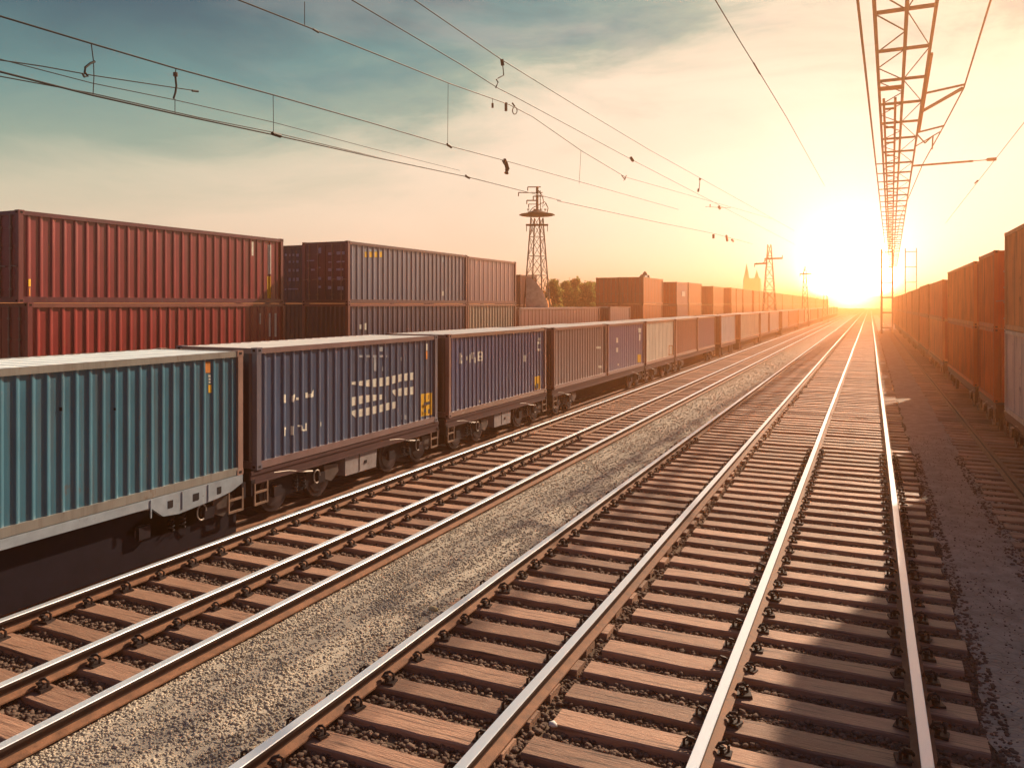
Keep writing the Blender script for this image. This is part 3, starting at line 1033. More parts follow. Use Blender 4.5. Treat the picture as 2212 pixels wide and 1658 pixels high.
# white text-like blocks on the doors of the grey container
def end_marks(parent, xface_y, blocks, cv, m, name='marking'):
    """blocks on an end face (constant Y): crop px -> x,z by intersecting the Y plane"""
    ox, oy, oz = parent.location
    for (x0, t0, x1, t1) in blocks:
        mb = MB()
        ua, ya_ = cv(x0, t0)
        ub, yb_ = cv(x1, t1)
        P = []
        for u in (ua, ub):
            l = (u - CX) / F
            # point = d*(l*CT - ST, l*ST + CT) with y = xface_y
            d = xface_y / (l * ST + CT)
            P.append((d * (l * CT - ST), d))
        za = H + (V0 - ya_) / F * P[0][1]
        zb = H + (V0 - yb_) / F * P[0][1]
        yl = xface_y - oy
        mb.add([(P[0][0] - ox, yl, zb - oz), (P[1][0] - ox, yl, zb - oz), (P[1][0] - ox, yl, za - oz), (P[0][0] - ox, yl, za - oz)], [(0, 1, 2, 3)])
        mb.build(name, m, parent)


PALEBLUE = mat('mark_paleblue', (.34, .38, .48), var=.35, scale=9, rough=.7)
end_marks(tg, yg0 - .012 + .02, [(488, 188, 514, 232), (570, 225, 600, 245), (636, 218, 700, 242), (636, 292, 698, 304), (572, 296, 600, 306), (404, 286, 460, 294), (434, 354, 464, 368), (488, 340, 510, 350),
                                 (634, 350, 690, 368), (570, 350, 600, 372), (488, 418, 514, 440), (568, 416, 594, 442), (638, 416, 686, 444), (484, 488, 514, 504), (568, 490, 594, 514), (642, 492, 690, 520)], c2, PALEBLUE)
# the container behind with its doors showing in the gap
tb = container('shipping_container', 'dark blue container end with rows of white characters, in the gap', SG, -23.95, yg0 + .5, yg1, GZ + 2 * TZ, HG - .05, (.035, .035, .075), doors=None, doorcol=(.032, .035, .075), detail=1)
end_marks(tb, yg0 + .5 - .012, [(228, 236, 244, 252), (262, 236, 272, 256), (288, 236, 302, 254), (318, 236, 338, 258), (258, 290, 274, 306), (290, 290, 302, 306), (318, 288, 336, 306),
                                (256, 355, 274, 376), (290, 356, 304, 376), (318, 354, 338, 376), (258, 426, 276, 450), (290, 426, 308, 450), (318, 424, 338, 450), (252, 508, 334, 518), (226, 510, 240, 520)], c2, PALEBLUE)
for k, z in enumerate((GZ, GZ + TZ)):
    container('shipping_container', ('lower' if k == 0 else 'middle') + ' dark purple container under the dark blue end with characters', SG, -23.95, yg0 + .4, yg1, z, TZ - .004, (.05, .025, .045), detail=1)
# low row (two tiers) behind the fourth wagon
low = [(1122, 1295, (.24, .10, .095), 'long maroon container, top of the low stack by the lattice tower'), (1318, 1362, (.34, .19, .19), 'pinkish container ending the low stack beyond the maroon one')]
for (ua, ub, col, lab) in low:
    p, q = YS(ua, XG), YS(ub, XG)
    container('shipping_container', lab, SG, XG - 1.22, p, q, GZ + TZ - .16, TZ - .1, col, frame=(.3, .15, .13), roofc=(.75, .66, .56), doorcol=(.15, .035, .03), detail=1, pitch=.6, dep=.02)
    container('shipping_container', lab.replace('long', 'hidden long').replace('pinkish', 'lower pinkish').replace('top of', 'bottom of').replace('ending', 'under the end of'), SG, XG - 1.22, p, q, GZ, TZ - .17, col, detail=1)
# red container seen end on beside the tower
container('shipping_container', 'dark red container end between the mauve stack and lattice tower', SG, -28.3, 61, 64.6, GZ + 2 * TZ - .1, TZ, (.20, .045, .035), detail=1, doorcol=(.22, .04, .03))
for k, z in enumerate((GZ, GZ + TZ - .05)):
    container('shipping_container', ('bottom' if k == 0 else 'middle') + ' container under the dark red end beside the tower', SG, -28.3, 61, 64.6, z, TZ - .06, (.18, .05, .04), detail=1)

# far orange row
XF = -20.3
far_rows = [
    (1390, 1432, (.55, .15, .05), 'orange container with dark doors at the near end of the far stack', 'near', 'brick orange container under the near end of the far stack'),
    (1462, 1487, (.26, .15, .17), 'mauve container with a white square in the far orange stack', 'near', 'pale orange container under the mauve one with white square'),
    (1488.5, 1516, (.56, .22, .09), 'bright orange container right of the mauve one, far stack', None, 'bright orange container low in the far stack, third along'),
    (1541, 1564, (.50, .21, .08), 'amber container behind a wide dark orange end, far stack', None, 'ochre container beneath the amber one, far stack'),
    (1580, 1590, (.5, .24, .10), 'narrow orange container past the amber one, far stack', None, 'narrow ochre container low past the amber one'),
    (1591.5, 1604, (.55, .24, .10), 'light orange container sixth along the far stack', None, 'cream orange container low, sixth along the far stack'),
    (1606, 1625, (.52, .20, .085), 'orange container seventh along the far stack', None, 'orange container low, seventh along the far stack'),
    (1629, 1640, (.48, .19, .08), 'russet container eighth along the far stack', None, 'russet container low, eighth along the far stack'),
    (1641, 1658, (.53, .25, .11), 'tan orange container ninth along the far stack', None, 'tan orange container low, ninth along the far stack'),
    (1660, 1672, (.33, .22, .18), 'greyish container tenth along the far stack', None, 'greyish container low, tenth along the far stack'),
    (1673, 1690, (.42, .24, .14), 'brown hazy container eleventh along the far stack', None, 'brown hazy container low, eleventh along the far stack'),
    (1691, 1712, (.44, .24, .13), 'hazy container twelfth along the far stack', None, 'hazy container low, twelfth along the far stack'),
    (1713, 1738, (.42, .22, .12), 'hazy container thirteenth along the far stack', None, 'hazy container low, thirteenth along the far stack'),
    (1739, 1762, (.42, .22, .12), 'hazy container fourteenth along the far stack', None, 'hazy container low, fourteenth along the far stack'),
    (1763, 1790, (.42, .22, .12), 'last faint container of the far stack near the sun', None, 'last faint container low in the far stack near the sun'),
]
FG = 'containers of the far orange stack'
for k, (ua, ub, col, lab, dr, lab2) in enumerate(far_rows):
    p, q = YS(ua, XF), YS(ub, XF)
    det = 1 if k < 5 else 0
    jz = -.10 if k in (1, 3) else 0
    t = container('shipping_container', lab, FG, XF - 1.22, p, q, GZ + 2 * TZ + jz, TZ + .08, col, frame=tuple(c * .7 for c in col), doorcol=(.40, .08, .022), doors=dr, detail=det, pitch=.6, dep=.02, rust=.1)
    if k == 1:
        u0_, v0_ = 1476.5, 625
        mb = MB()
        Ya, Za = on_plane(XF, 1473, 629); Yb, Zb = on_plane(XF, 1480, 640)
        ox, oy, oz = t.location
        mb.box(1.22 - .03, 1.22 - .006, Ya - oy, Yb - oy, Zb - oz, Za - oz)
        mb.build('marking', WHITE, t)
    container('shipping_container', lab2, FG, XF - 1.22, p + random.uniform(-.3, .3), q + random.uniform(-.3, .3), GZ + TZ + jz, TZ - .004, tuple(min(.8, c * 1.08) for c in col), frame=tuple(c * .7 for c in col),
              doorcol=(.40, .08, .022), detail=det, pitch=.6, dep=.02, rust=.1)
    container('shipping_container', 'bottom tier container, hidden below the %s' % lab2.replace(' container', '').replace(' along the far stack', '').replace(', far stack', '').replace(' in the far stack', ''), FG, XF - 1.22, p, q, GZ, TZ - .104 if jz else TZ - .004, col, detail=0, pitch=.8)
p = YS(1390, XF)
for k, z in enumerate((GZ, GZ + TZ, GZ + 2 * TZ)):
    container('shipping_container', ('bottom', 'middle', 'top')[k] + ' container of the second row, left of the far stack doors', FG, XF - 3.72, p + .1, p + 9, z, TZ + (.07 if k == 2 else -.004), (.48, .11, .03), doors='near' if k else None, doorcol=(.44, .09, .025), detail=1)
pT = YS(1410, XF)
bm = MB()
for k in range(26):
    a_ = random.uniform(0, 6.28)
    r_ = random.uniform(0, .8)
    bm.tube([(r_ * math.cos(a_) * .6, r_ * math.sin(a_), 0), (r_ * .5 * math.cos(a_), r_ * .7 * math.sin(a_) + .2, random.uniform(.3, .6) * (1.1 - r_)), (r_ * .4 * math.cos(a_ + .6), r_ * math.sin(a_ + .6) + .5, .12)], [.16, .13, .05], 6)
tag(bm.build('tarpaulin', mat('tarp_grey', (.24, .17, .11), var=.4, scale=6), loc=(XF - .9, pT, GZ + 3 * TZ + .08)), 'crumpled grey brown tarpaulin on top of the orange far stack', 'tarpaulin')

# ---- right train (double stacked), x > 0
XR = 4.2
RG = 'containers on the right train'
rD = 1.14
orange = (.50, .14, .045)


def YR(u):
    d = F * XR / (CT * (u - U0))
    return (d + XR * ST) / CT


rights = [  # near Y, far Y, lower h, upper h, colours
    (19.0, YR(2170), 2.80, 3.30, (.78, .66, .50), (.80, .36, .14), 'silver', 'orange and cream'),
    (YR(2147), 38.6, 2.75, 2.92, (.66, .12, .03), (.72, .16, .04), 'dark orange', 'rust orange'),
    (YR(2103), YR(2047), 2.70, 2.88, (.70, .15, .035), (.80, .25, .065), 'deep orange', 'bright orange'),
    (YR(2018) - 7, YR(2018) + 5.5, 2.7, 2.55, (.80, .28, .09), (.72, .17, .05), 'light orange', 'red orange'),
    (YR(2018) + 7, YR(2018) + 19, 2.7, 2.6, (.72, .2, .06), (.74, .22, .065), 'plain orange', 'plain orange'),
    (YR(2018) + 20.5, YR(2018) + 33, 2.7, 2.5, (.5, .18, .07), (.52, .2, .08), 'amber', 'amber'),
    (YR(2018) + 34.5, YR(2018) + 47, 2.7, 2.5, (.5, .2, .09), (.5, .2, .09), 'hazy orange', 'hazy orange'),
    (YR(2018) + 48.5, YR(2018) + 62, 2.7, 2.4, (.5, .22, .1), (.5, .22, .1), 'faint orange', 'faint orange'),
    (YR(2018) + 64, YR(2018) + 80, 2.7, 2.4, (.5, .22, .1), (.5, .22, .1), 'pale faded orange', 'pale faded orange'),
    (YR(2018) + 82, YR(2018) + 110, 2.7, 2.4, (.5, .22, .1), (.5, .22, .1), 'almost vanished', 'almost vanished'),
]
wheres = ['nearest, cut by the right edge', 'second from the right edge', 'third from the right edge', 'fourth from the right edge', 'fifth from the right edge', 'sixth from the right edge',
          'seventh from the right edge', 'eighth from the right edge', 'ninth from the right edge', 'last, lost in the glow']
xrc = XR + 1.22
for k, (p, q, h1, h2, ca, cb, n1, n2) in enumerate(rights):
    det = 2 if k < 3 else (1 if k < 5 else 0)
    container('shipping_container', '%s container, lower tier of the right train, %s' % (n1, wheres[k]), RG, xrc, p, q, rD, h1, ca, frame=tuple(c * .75 for c in ca), doorcol=(.50, .09, .022) if k else (.4, .3, .2),
              detail=det, face=-1, roofc=(.5, .24, .12), pitch=.34 if k < 3 else .6, dep=.035 if k < 3 else .02, rust=.15)
    container('shipping_container', '%s container, upper tier of the right train, %s' % (n2, wheres[k]), RG, xrc, p, q, rD + h1 + .01, h2, cb, frame=tuple(c * .75 for c in cb), doorcol=(.55, .10, .025),
              detail=det, face=-1, roofc=(.5, .24, .12), pitch=.34 if k < 3 else .6, dep=.035 if k < 3 else .02, rust=.15, doors='near' if k == 1 else None)
    wagon('%s wagon of the right train, %s' % ('dark' if k < 4 else 'hazy', wheres[k]), xrc, p - .3, q + .3, deck=rD, detail=2 if k < 4 else 0, face=-1, group='flat wagons of the right train')
container('shipping_container', 'unseen third tier orange container added to shade the foreground, at the right edge', RG, xrc, 20.4, 27.0, rD + 2.80 + 3.32, 2.6, orange, detail=1, face=-1)  # added out of view, only to throw the shadow over the near track


# ------------------------------------------------------------------ lattice tower with platform
def lattice(mb, c, w0, w1, z0, z1, n, leg=.09, br=.05, mi=0):
    cs = ((-1, -1), (1, -1), (1, 1), (-1, 1))
    lv = []
    for i in range(n + 1):
        t = i / n
        w = (w0 + (w1 - w0) * t) / 2
        z = z0 + (z1 - z0) * t
        lv.append([Vector((c[0] + sx * w, c[1] + sy * w, z)) for sx, sy in cs])
    for k in range(4):
        mb.bar(lv[0][k], lv[-1][k], leg, mi=mi)
    for i in range(n):
        for k in range(4):
            k2 = (k + 1) % 4
            mb.bar(lv[i][k], lv[i + 1][k2], br, mi=mi)
            mb.bar(lv[i][k2], lv[i + 1][k], br, mi=mi)
            if i:
                mb.bar(lv[i][k], lv[i][k2], br, mi=mi)


P = at_depth(60, 1160, V0)
tc_ = (P.x, P.y)
K = 60 / F
zt = lambda y: H + (V0 - y) * K
T = thing('lattice_tower', 'steel lattice tower with round platform rising above the container stacks', 'tower', (P.x, P.y, GZ))
o_ = Vector((P.x, P.y, GZ))
mb = MB()
lattice(mb, (0, 0), 2.1, .7, 0, zt(470) - GZ, 8, leg=.075, br=.034)
mb.build('lattice_shaft', STEEL, T)
mb = MB()
zp = zt(464) - GZ
mb.tube([(0, 0, zp - .12), (0, 0, zp - .05), (0, 0, zp + .04), (0, 0, zp + .05), (0, 0, zp + .42)], [.5, 1.28, 1.3, .95, .12], 24)
mb.bar((-1.35 * CT, -1.35 * ST, zp - .01), (1.35 * CT, 1.35 * ST, zp - .01), .12, .1)
mb.build('platform', STEEL, T)
mb = MB()
zp2 = zt(486) - GZ
mb.bar((-.85 * CT, -.85 * ST, zp2), (.85 * CT, .85 * ST, zp2), .16, .14)
for s in (-.8, -.4, .8):
    mb.bar((s * CT, s * ST, zp2), (s * CT, s * ST, zp2 - .5), .04)
mb.build('crossarm', STEEL, T)
mb = MB()
ztop = zt(403) - GZ
mb.bar((.02, 0, zp + .3), (.02, 0, ztop), .15)
mb.bar((.25, .1, zp + .3), (.22, .1, ztop - .3), .05)
mb.build('top_post', STEEL, T)
for (u0_, v_, u1_, th) in ((1140, 404, 1168, .07), (1120, 416, 1172, .06), (1138, 433, 1160, .08), (1142, 441, 1160, .05), (1152, 424, 1176, .07)):
    mb = MB()
    x0_, x1_ = (u0_ - 1160) * K, (u1_ - 1160) * K
    z_ = zt(v_) - GZ
    mb.bar((x0_ * CT, x0_ * ST, z_), (x1_ * CT, x1_ * ST, z_), th)
    mb.bar((x0_ * CT, x0_ * ST, z_), (x0_ * CT, x0_ * ST, z_ - .28), .06)
    mb.build('bracket', STEEL, T)
mb = MB()
mb.tube([(x * CT, x * ST, z) for x, z in ((.1, ztop - .3), (.42, ztop - .7), (.5, ztop - 1.2), (.4, ztop - 1.6), (.7, zp + .9), (.85, zp + .5), (.75, zp + .1))], .035, 5)
mb.tube([(x * CT, x * ST, z) for x, z in ((-.7, zp + .1), (-.3, zp + .55), (.2, zp + .8), (.6, zp + 1.0), (.8, zp + .6))], .03, 5)
mb.build('cable_loop', WIRE, T)
mb = MB()
for k, s in enumerate((-.68, -.2, .3, .62)):
    mb.bar((s * CT, s * ST, zp), (s * CT, s * ST, zp + .42), .04)
    mb.bar(((s - .08) * CT, (s - .08) * ST, zp + .42), ((s + .1) * CT, (s + .1) * ST, zp + .42), .07)
mb.build('lamp_bracket', STEEL, T)
# sloping concrete base beside the tower
P2 = at_depth(58, 1137, V0)
cb = MB()
K2 = 58 / F
zz = lambda y: H + (V0 - y) * K2 - GZ
for x0_, x1_, za, zb_ in ((0, .35, zz(597), zz(600)),):
    pass
pts_top = [(0, zz(597)), (.3, zz(598)), (.8, zz(612)), (1.2, zz(628)), (1.6, zz(657))]
vs = []
for dy in (0, 2.0):
    for x, z in pts_top:
        vs.append((x * CT - dy * ST, x * ST + dy * CT, z))
    for x, z in reversed(pts_top):
        vs.append((x * CT - dy * ST, x * ST + dy * CT, 0))
n = len(pts_top) * 2
fs = [tuple(range(n)), tuple(range(2 * n - 1, n - 1, -1))] + [(i, n + i, n + (i + 1) % n, (i + 1) % n) for i in range(n)]
cb.add(vs, fs)
tag(cb.build('concrete_abutment', mat('concrete_stained', (.62, .48, .38), rough=.9, col2=(.36, .24, .19), scale=2.2, bump=.3, bscale=8), loc=(P2.x, P2.y, GZ)),
    'sloping stained concrete abutment at the foot of the lattice tower', 'abutment')


# ------------------------------------------------------------------ far masts and a pale tower
def mast(label, u, ytop, d, arms, w0=1.2, w1=.4, twin=False):
    P = at_depth(d, u, V0)
    k = d / F
    T = thing('overhead_line_mast', label, 'mast', (P.x, P.y, GZ), 'far masts near the sun')
    hz = H + (V0 - ytop) * k - GZ
    mb = MB()
    lattice(mb, (0, 0), w0, w1, 0, hz, 8, leg=.10, br=.05)
    mb.build('lattice_shaft', STEEL, T)
    for (ua, ub, v) in arms:
        mb = MB()
        x0_, x1_ = (ua - u) * k, (ub - u) * k
        z = H + (V0 - v) * k - GZ
        mb.bar((x0_ * CT, x0_ * ST, z), (x1_ * CT, x1_ * ST, z + .1), .28)
        mb.bar(((x0_ * .5) * CT, (x0_ * .5) * ST, z), (0, 0, z + 1.2), .1)
        mb.bar((x0_ * CT, x0_ * ST, z), (x0_ * CT, x0_ * ST, z - .5), .12)
        mb.bar((x1_ * CT, x1_ * ST, z), (x1_ * CT, x1_ * ST, z + .6), .12)
        mb.build('crossarm', STEEL, T)
    return T


mast('pointed lattice mast with two crossarms above the far orange stack', 1662, 528, 130, ((1630, 1657, 570), (1652, 1690, 559)), 2.6, .5)
mast('small cross shaped mast fading in the haze near the sun', 1739, 574, 170, ((1728, 1754, 592),), 1.6, .4)
mast('faintest short mast just left of the sun', 1783, 610, 220, ((1776, 1790, 625),), 1.6, .5)
P = at_depth(430, 1625, V0)
k = 430 / F
T = thing('spired_building', 'pale pointed tower building faint behind the far stack', 'building', (P.x, P.y, GZ))
mb = MB()
hz = H + (V0 - 600) * k
mb.box(-4.4, 4.4, -3, 3, 0, hz)
mb.build('wall', mat('pale_render', (.75, .68, .55), var=.15), T)
mb = MB()
for (cx_, w_, top) in ((-3.0, 1.4, 566), (2.4, 1.2, 580)):
    zt_ = H + (V0 - top) * k
    mb.add([(cx_ - w_, -1, hz), (cx_ + w_, -1, hz), (cx_ + w_, 1, hz), (cx_ - w_, 1, hz), (cx_, 0, zt_)], [(0, 1, 4), (1, 2, 4), (2, 3, 4), (3, 0, 4), (3, 2, 1, 0)])
mb.build('spire', mat('pale_roof', (.7, .62, .5), var=.15), T)

# ------------------------------------------------------------------ trees
LEAF = mat('leaf_olive', (.12, .105, .03), rough=.8, col2=(.05, .05, .017), scale=1.1, coord='World', spec=.2)
LEAF2 = mat('leaf_brown', (.125, .095, .03), rough=.8, col2=(.06, .05, .018), scale=1.1, coord='World', spec=.2)
for m_ in (LEAF, LEAF2):
    nt_ = m_.node_tree
    b_ = [n for n in nt_.nodes if n.type == 'BSDF_PRINCIPLED'][0]
    o_ = [n for n in nt_.nodes if n.type == 'OUTPUT_MATERIAL'][0]
    tr_ = nt_.nodes.new('ShaderNodeBsdfTranslucent')
    tr_.inputs[0].default_value = (.27, .27, .07, 1)
    mx_ = nt_.nodes.new('ShaderNodeMixShader')
    mx_.inputs[0].default_value = .6
    nt_.links.new(b_.outputs[0], mx_.inputs[1])
    nt_.links.new(tr_.outputs[0], mx_.inputs[2])
    nt_.links.new(mx_.outputs[0], o_.inputs[0])
BARK = mat('bark_brown', (.07, .045, .03), rough=.9, var=.3)


def tree(label, u, ytop, d, wpx, m, seed):
    rs = np.random.default_rng(seed)
    P = at_depth(d, u, V0)
    k = d / F
    T = thing('tree', label, 'tree', (P.x, P.y, GZ), 'trees behind the low stack')
    hgt = H + (V0 - ytop) * k - GZ
    rad = wpx * k / 2
    mb = MB()
    mb.tube([(0, 0, 0), (.1, .05, hgt * .3), (.05, 0, hgt * .6), (0, .1, hgt * .88)], [.28, .2, .13, .04], 8)
    blobs = []
    for i in range(30):
        a = rs.random() * 6.28
        zf = rs.uniform(.16, .95)
        rr = rad * rs.uniform(.25, .85) * (1.0 if zf < .6 else 1.0 - (zf - .6) * 1.9)
        c = np.array([rr * math.cos(a), rr * math.sin(a), hgt * zf])
        blobs.append((c, rad * rs.uniform(.18, .40)))
        mb.tube([(0, 0, hgt * zf * .7), (c[0] * .5, c[1] * .5, hgt * zf * .86), tuple(c)], [.1, .06, .02], 5)
    blobs.append((np.array([0, 0, hgt * .9]), rad * .33))
    mb.build('trunk', BARK, T)
    pts = []
    for c, r in blobs:
        n = int(480 * (r / rad) ** 1.2 * 3)
        v = rs.normal(size=(n, 3))
        v /= np.linalg.norm(v, axis=1)[:, None]
        rr = r * (rs.random(n) ** .5) * np.where(rs.random(n) < .16, 1.75, 1.1)
        w = 1 + .35 * np.sin(v[:, 0] * 7 + c[0]) * np.sin(v[:, 2] * 6 + c[2])
        pts.append(c + v * (rr * w)[:, None])
    pts = np.concatenate(pts)
    pts = pts[(pts[:, 2] > .6) & (pts[:, 2] < hgt)]
    n = len(pts)
    sz = rs.uniform(.09, .22, n)
    a = rs.normal(size=(n, 3)); a /= np.linalg.norm(a, axis=1)[:, None]
    b = np.cross(a, rs.normal(size=(n, 3))); b /= np.linalg.norm(b, axis=1)[:, None]
    a *= sz[:, None]; b *= (sz * .55)[:, None]
    v = np.stack([pts - a, pts + b, pts + a, pts - b], 1).reshape(-1, 3)
    f = np.arange(n * 4).reshape(n, 4)
    np_mesh('crown', v, f, m, T)


tree('bushy olive tree right beside the lattice tower foot', 1196, 602, 96, 50, LEAF2, 1)
tree('rounded olive tree second from the lattice tower', 1221, 604, 100, 54, LEAF, 2)
tree('tallest olive tree in the middle of the group', 1243, 597, 104, 48, LEAF, 3)
tree('broad brownish tree right of the tallest one', 1268, 607, 101, 58, LEAF2, 4)
tree('lower bushy tree touching the orange far stack', 1296, 610, 106, 54, LEAF, 5)
tree('dark tree filling the back between the others', 1232, 609, 118, 74, LEAF2, 6)
tree('dark back tree behind the broad brownish one', 1276, 609, 120, 80, LEAF, 7)


# ------------------------------------------------------------------ overhead wires
def wire(label, xp, pts, r=.016, ext=14, far=0, parts=(), group='overhead wires', name='overhead_wire', farz=None):
    """pts in photo px on the lengthwise plane x=xp; parts: (kind, [px...], radius)"""
    T = thing(name, label, 'overhead wire', (xp, 0, 0), group)

    def w(u, y):
        Y, Z = on_plane(xp, u, y)
        return Vector((0, Y, Z))
    P = [w(*p) for p in pts]
    d0 = (P[0] - P[1]).normalized()
    P = [P[0] + d0 * ext] + P
    if far:
        d1 = (P[-1] - P[-2]).normalized()
        P.append(P[-1] + d1 * far)
    # smooth the line a little
    Q = [P[0]]
    for a, b in zip(P[:-1], P[1:]):
        for t in (.25, .5, .75, 1):
            Q.append(a.lerp(b, t))
    mb = MB()
    mb.tube(Q, r, 6)
    mb.build('wire', WIRE, T)
    for (kind, pp, rr) in parts:
        mb = MB()
        mb.tube([w(*p) for p in pp], rr, 7)
        mb.build(kind, GLASSY if kind == 'insulator' else WIRE, T)
    return T


wire('upper black wire crossing the left of the sky with two hanging clamps', -13.6, [(0, 35), (200, 95), (380, 148), (590, 205), (800, 265), (970, 315), (1095, 348), (1290, 403)], .017, far=20, parts=[
    ('dropper', [(197, 94), (202, 132)], .01), ('clamp', [(205, 133), (195, 137), (184, 146), (183, 156), (190, 165), (182, 166), (178, 158)], .022), ('dropper', [(202, 134), (203, 165), (201, 205)], .009),
    ('dropper', [(380, 149), (379, 158)], .01), ('insulator', [(379, 157), (379, 165)], .05), ('clamp', [(379, 166), (381, 186), (379, 200), (375, 213)], .022), ('dropper', [(378, 214), (378, 246)], .008),
    ('dropper', [(590, 205), (591, 290)], .008), ('clamp', [(966, 312), (975, 318)], .05), ('insulator', [(1089, 346), (1092, 352), (1096, 366), (1094, 374)], .1)])
wire('lower black contact wire under the upper one at the left', -13.6, [(0, 155), (200, 206), (378, 246), (590, 291), (810, 340), (1010, 382), (1140, 415)], .019, far=4, parts=[
    ('clamp', [(588, 288), (606, 294)], .05), ('clamp', [(1006, 380), (1014, 384)], .05)])
wire('thin steadying wire running just above the contact wire at the left', -13.6, [(0, 165), (200, 198 + 4), (430, 254), (590, 286), (800, 336)], .011, far=2)
wire('thin wire from the left edge through the curled clamp', -13.6, [(0, 130), (90, 143), (200, 163), (380, 190), (428, 197)], .011, parts=[('clamp', [(415, 196), (428, 197.5)], .025)])
wire('very thin sagging wire between the clamps at the left', -13.6, [(0, 128), (200, 180), (378, 216), (590, 264), (800, 320), (900, 345)], .009, far=3)
wire('long black catenary wire entering at the top left of centre', -13.6, [(515, 0), (658, 56), (800, 112), (970, 180), (1100, 226), (1150, 252), (1255, 325), (1350, 382), (1490, 422)], .018, far=60, parts=[
    ('dropper', [(658, 4), (658, 57)], .01), ('clamp', [(676, 63), (688, 70)], .03), ('dropper', [(968, 180), (967, 314)], .008), ('dropper', [(1064, 212), (1064, 222)], .01), ('insulator', [(1064, 223), (1064, 233)], .045),
    ('insulator', [(1093, 222), (1093, 240)], .06), ('clamp', [(1107, 223), (1112, 230)], .035),
    ('ring', [(1112 + 5 * math.cos(t), 239 + 8 * math.sin(t)) for t in np.linspace(0, 6.28, 12)], .022),
    ('dropper', [(1255, 325), (1251, 397)], .01), ('clamp', [(1343, 379), (1350, 388), (1353, 379)], .03), ('dropper', [(1350, 382), (1347, 391)], .012)])
wire('second thin wire entering at the top left of centre', -9.6, [(760, 0), (1000, 142), (1075, 190), (1122, 214), (1365, 345), (1490, 410)], .013, far=70, parts=[('insulator', [(1363, 341), (1367, 347)], .07)])
wire('rightmost of the three thin wires, with a bent bracket hanging from it', -8.4, [(895, 0), (1000, 72), (1085, 130), (1250, 232), (1400, 322), (1495, 375)], .012, far=60, parts=[
    ('insulator', [(1084, 128), (1086, 142)], .045), ('bracket', [(1086, 140), (1088, 163), (1078, 168), (1072, 172), (1076, 178), (1073, 185), (1071, 190)], .016),
    ('dropper', [(1512, 386), (1510, 411)], .02), ('insulator', [(1512, 385), (1512, 389)], .06), ('insulator', [(1509, 409), (1508, 413)], .06)])
wire('single wire descending from the top centre toward the sun', -2.8, [(1545, 0), (1600, 92), (1640, 156), (1700, 255), (1750, 345)], .012, far=14, ext=4, parts=[('clamp', [(1628, 136), (1642, 160)], .022)])
wire('faint distant wire with small insulators low in the pale sky', -13.6, [(1290, 452), (1420, 480), (1545, 505), (1600, 520)], .02, ext=6, far=10, parts=[
    ('insulator', [(1541, 506), (1541, 515)], .12), ('insulator', [(1569, 509), (1571, 520)], .12), ('insulator', [(1581, 518), (1584, 521)], .12)])
wire('short distant crosswire with hanging fittings above the far stack', -13.6, [(1533, 447), (1550, 448), (1578, 449)], .03, ext=2, parts=[('bracket', [(1534, 441), (1534, 448)], .05), ('insulator', [(1553, 447), (1555, 450)], .14)])
wire('thin wire slanting above the right train at the right edge', 5.5, [(2212, 265), (2140, 357), (2070, 447)], .014, far=10, ext=5, parts=[('clamp', [(2106, 396), (2112, 390)], .04)])

# ------------------------------------------------------------------ lattice truss over the centre track
T = thing('overhead_truss', 'long lattice truss hanging over the right track toward the sun', 'gantry', (0, 0, 0))
Q = 1.6
ZT = H + 9.6
DR = .022


def tx(x0, Y):
    return x0 * Q + DR * (Y - 26)


def tbar(name, segs, m=STEEL):
    mb = MB()
    for p, q, w_ in segs:
        mb.bar(p, q, w_)
    return mb.build(name, m, T)


Ya, Yz = 5.0, 222.0
for (x0, w_) in ((-.24, .085), (.05, .12), (.64, .12), (1.17, .10)):
    tbar('chord', [((tx(x0, Ya), Ya, ZT), (tx(x0, Yz), Yz, ZT), w_)])
ysp = [Ya + 1.2, 10.6, 15.0, 19.8]
while ysp[-1] < Yz - 4:
    ysp.append(ysp[-1] + 4.4)
for i, Y in enumerate(ysp):
    seg = [((tx(.05, Y), Y, ZT + .03), (tx(1.17, Y), Y, ZT + .03), .11)]
    if Y > 55:
        seg.append(((tx(-.24, Y), Y, ZT + .03), (tx(.05, Y), Y, ZT + .03), .07))
    if i + 1 < len(ysp):
        Y2 = ysp[i + 1]
        Ym = (Y + Y2) / 2
        xa, xb = (.05, .64) if i % 2 else (.64, .05)
        seg += [((tx(xa, Y), Y, ZT), (tx(xb, Ym), Ym, ZT), .035), ((tx(xb, Ym), Ym, ZT), (tx(xa, Y2), Y2, ZT), .035)]
        xa, xb = (.64, 1.17) if i % 2 else (1.17, .64)
        seg.append(((tx(xa, Y), Y, ZT), (tx(xb, Y2), Y2, ZT), .03))
    tbar('cross_brace', seg)
seg = [((tx(x0, 40), 40, ZT - .16), (tx(x0, 150), 150, ZT - .16), .11) for x0 in (.16, .46)]
Y = 42.0
while Y < 150:
    seg.append(((tx(.16, Y), Y, ZT - .16), (tx(.46, Y), Y, ZT - .16), .09))
    Y += 4.4
seg.append(((tx(.05, 38), 38, ZT - .16), (tx(.64, 38), 38, ZT - .16), .16))
tbar('walkway', seg, STEELRUST)
for (Ya_, Yb_, x1_, w_) in ((25.2, 24.6, 2.35, .05), (27.6, 25.0, 2.33, .07), (30.8, 30.0, 2.25, .05), (33.5, 31, 2.2, .03)):
    tbar('bracket', [((tx(1.17, Ya_ * Q), Ya_ * Q, ZT), (x1_ * Q, Yb_ * Q, ZT), w_ * Q)])
tbar('cantilever_arm', [((tx(1.17, 61), 61, ZT), (6.2, 60, ZT - .1), .12)])
mb = MB()
mb.tube([(6.15, 60, ZT - .1), (6.9, 59.9, ZT - .1), (7.0, 59.8, ZT - .1), (7.5, 59.8, ZT - .1)], [.03, .03, .12, .12], 6)
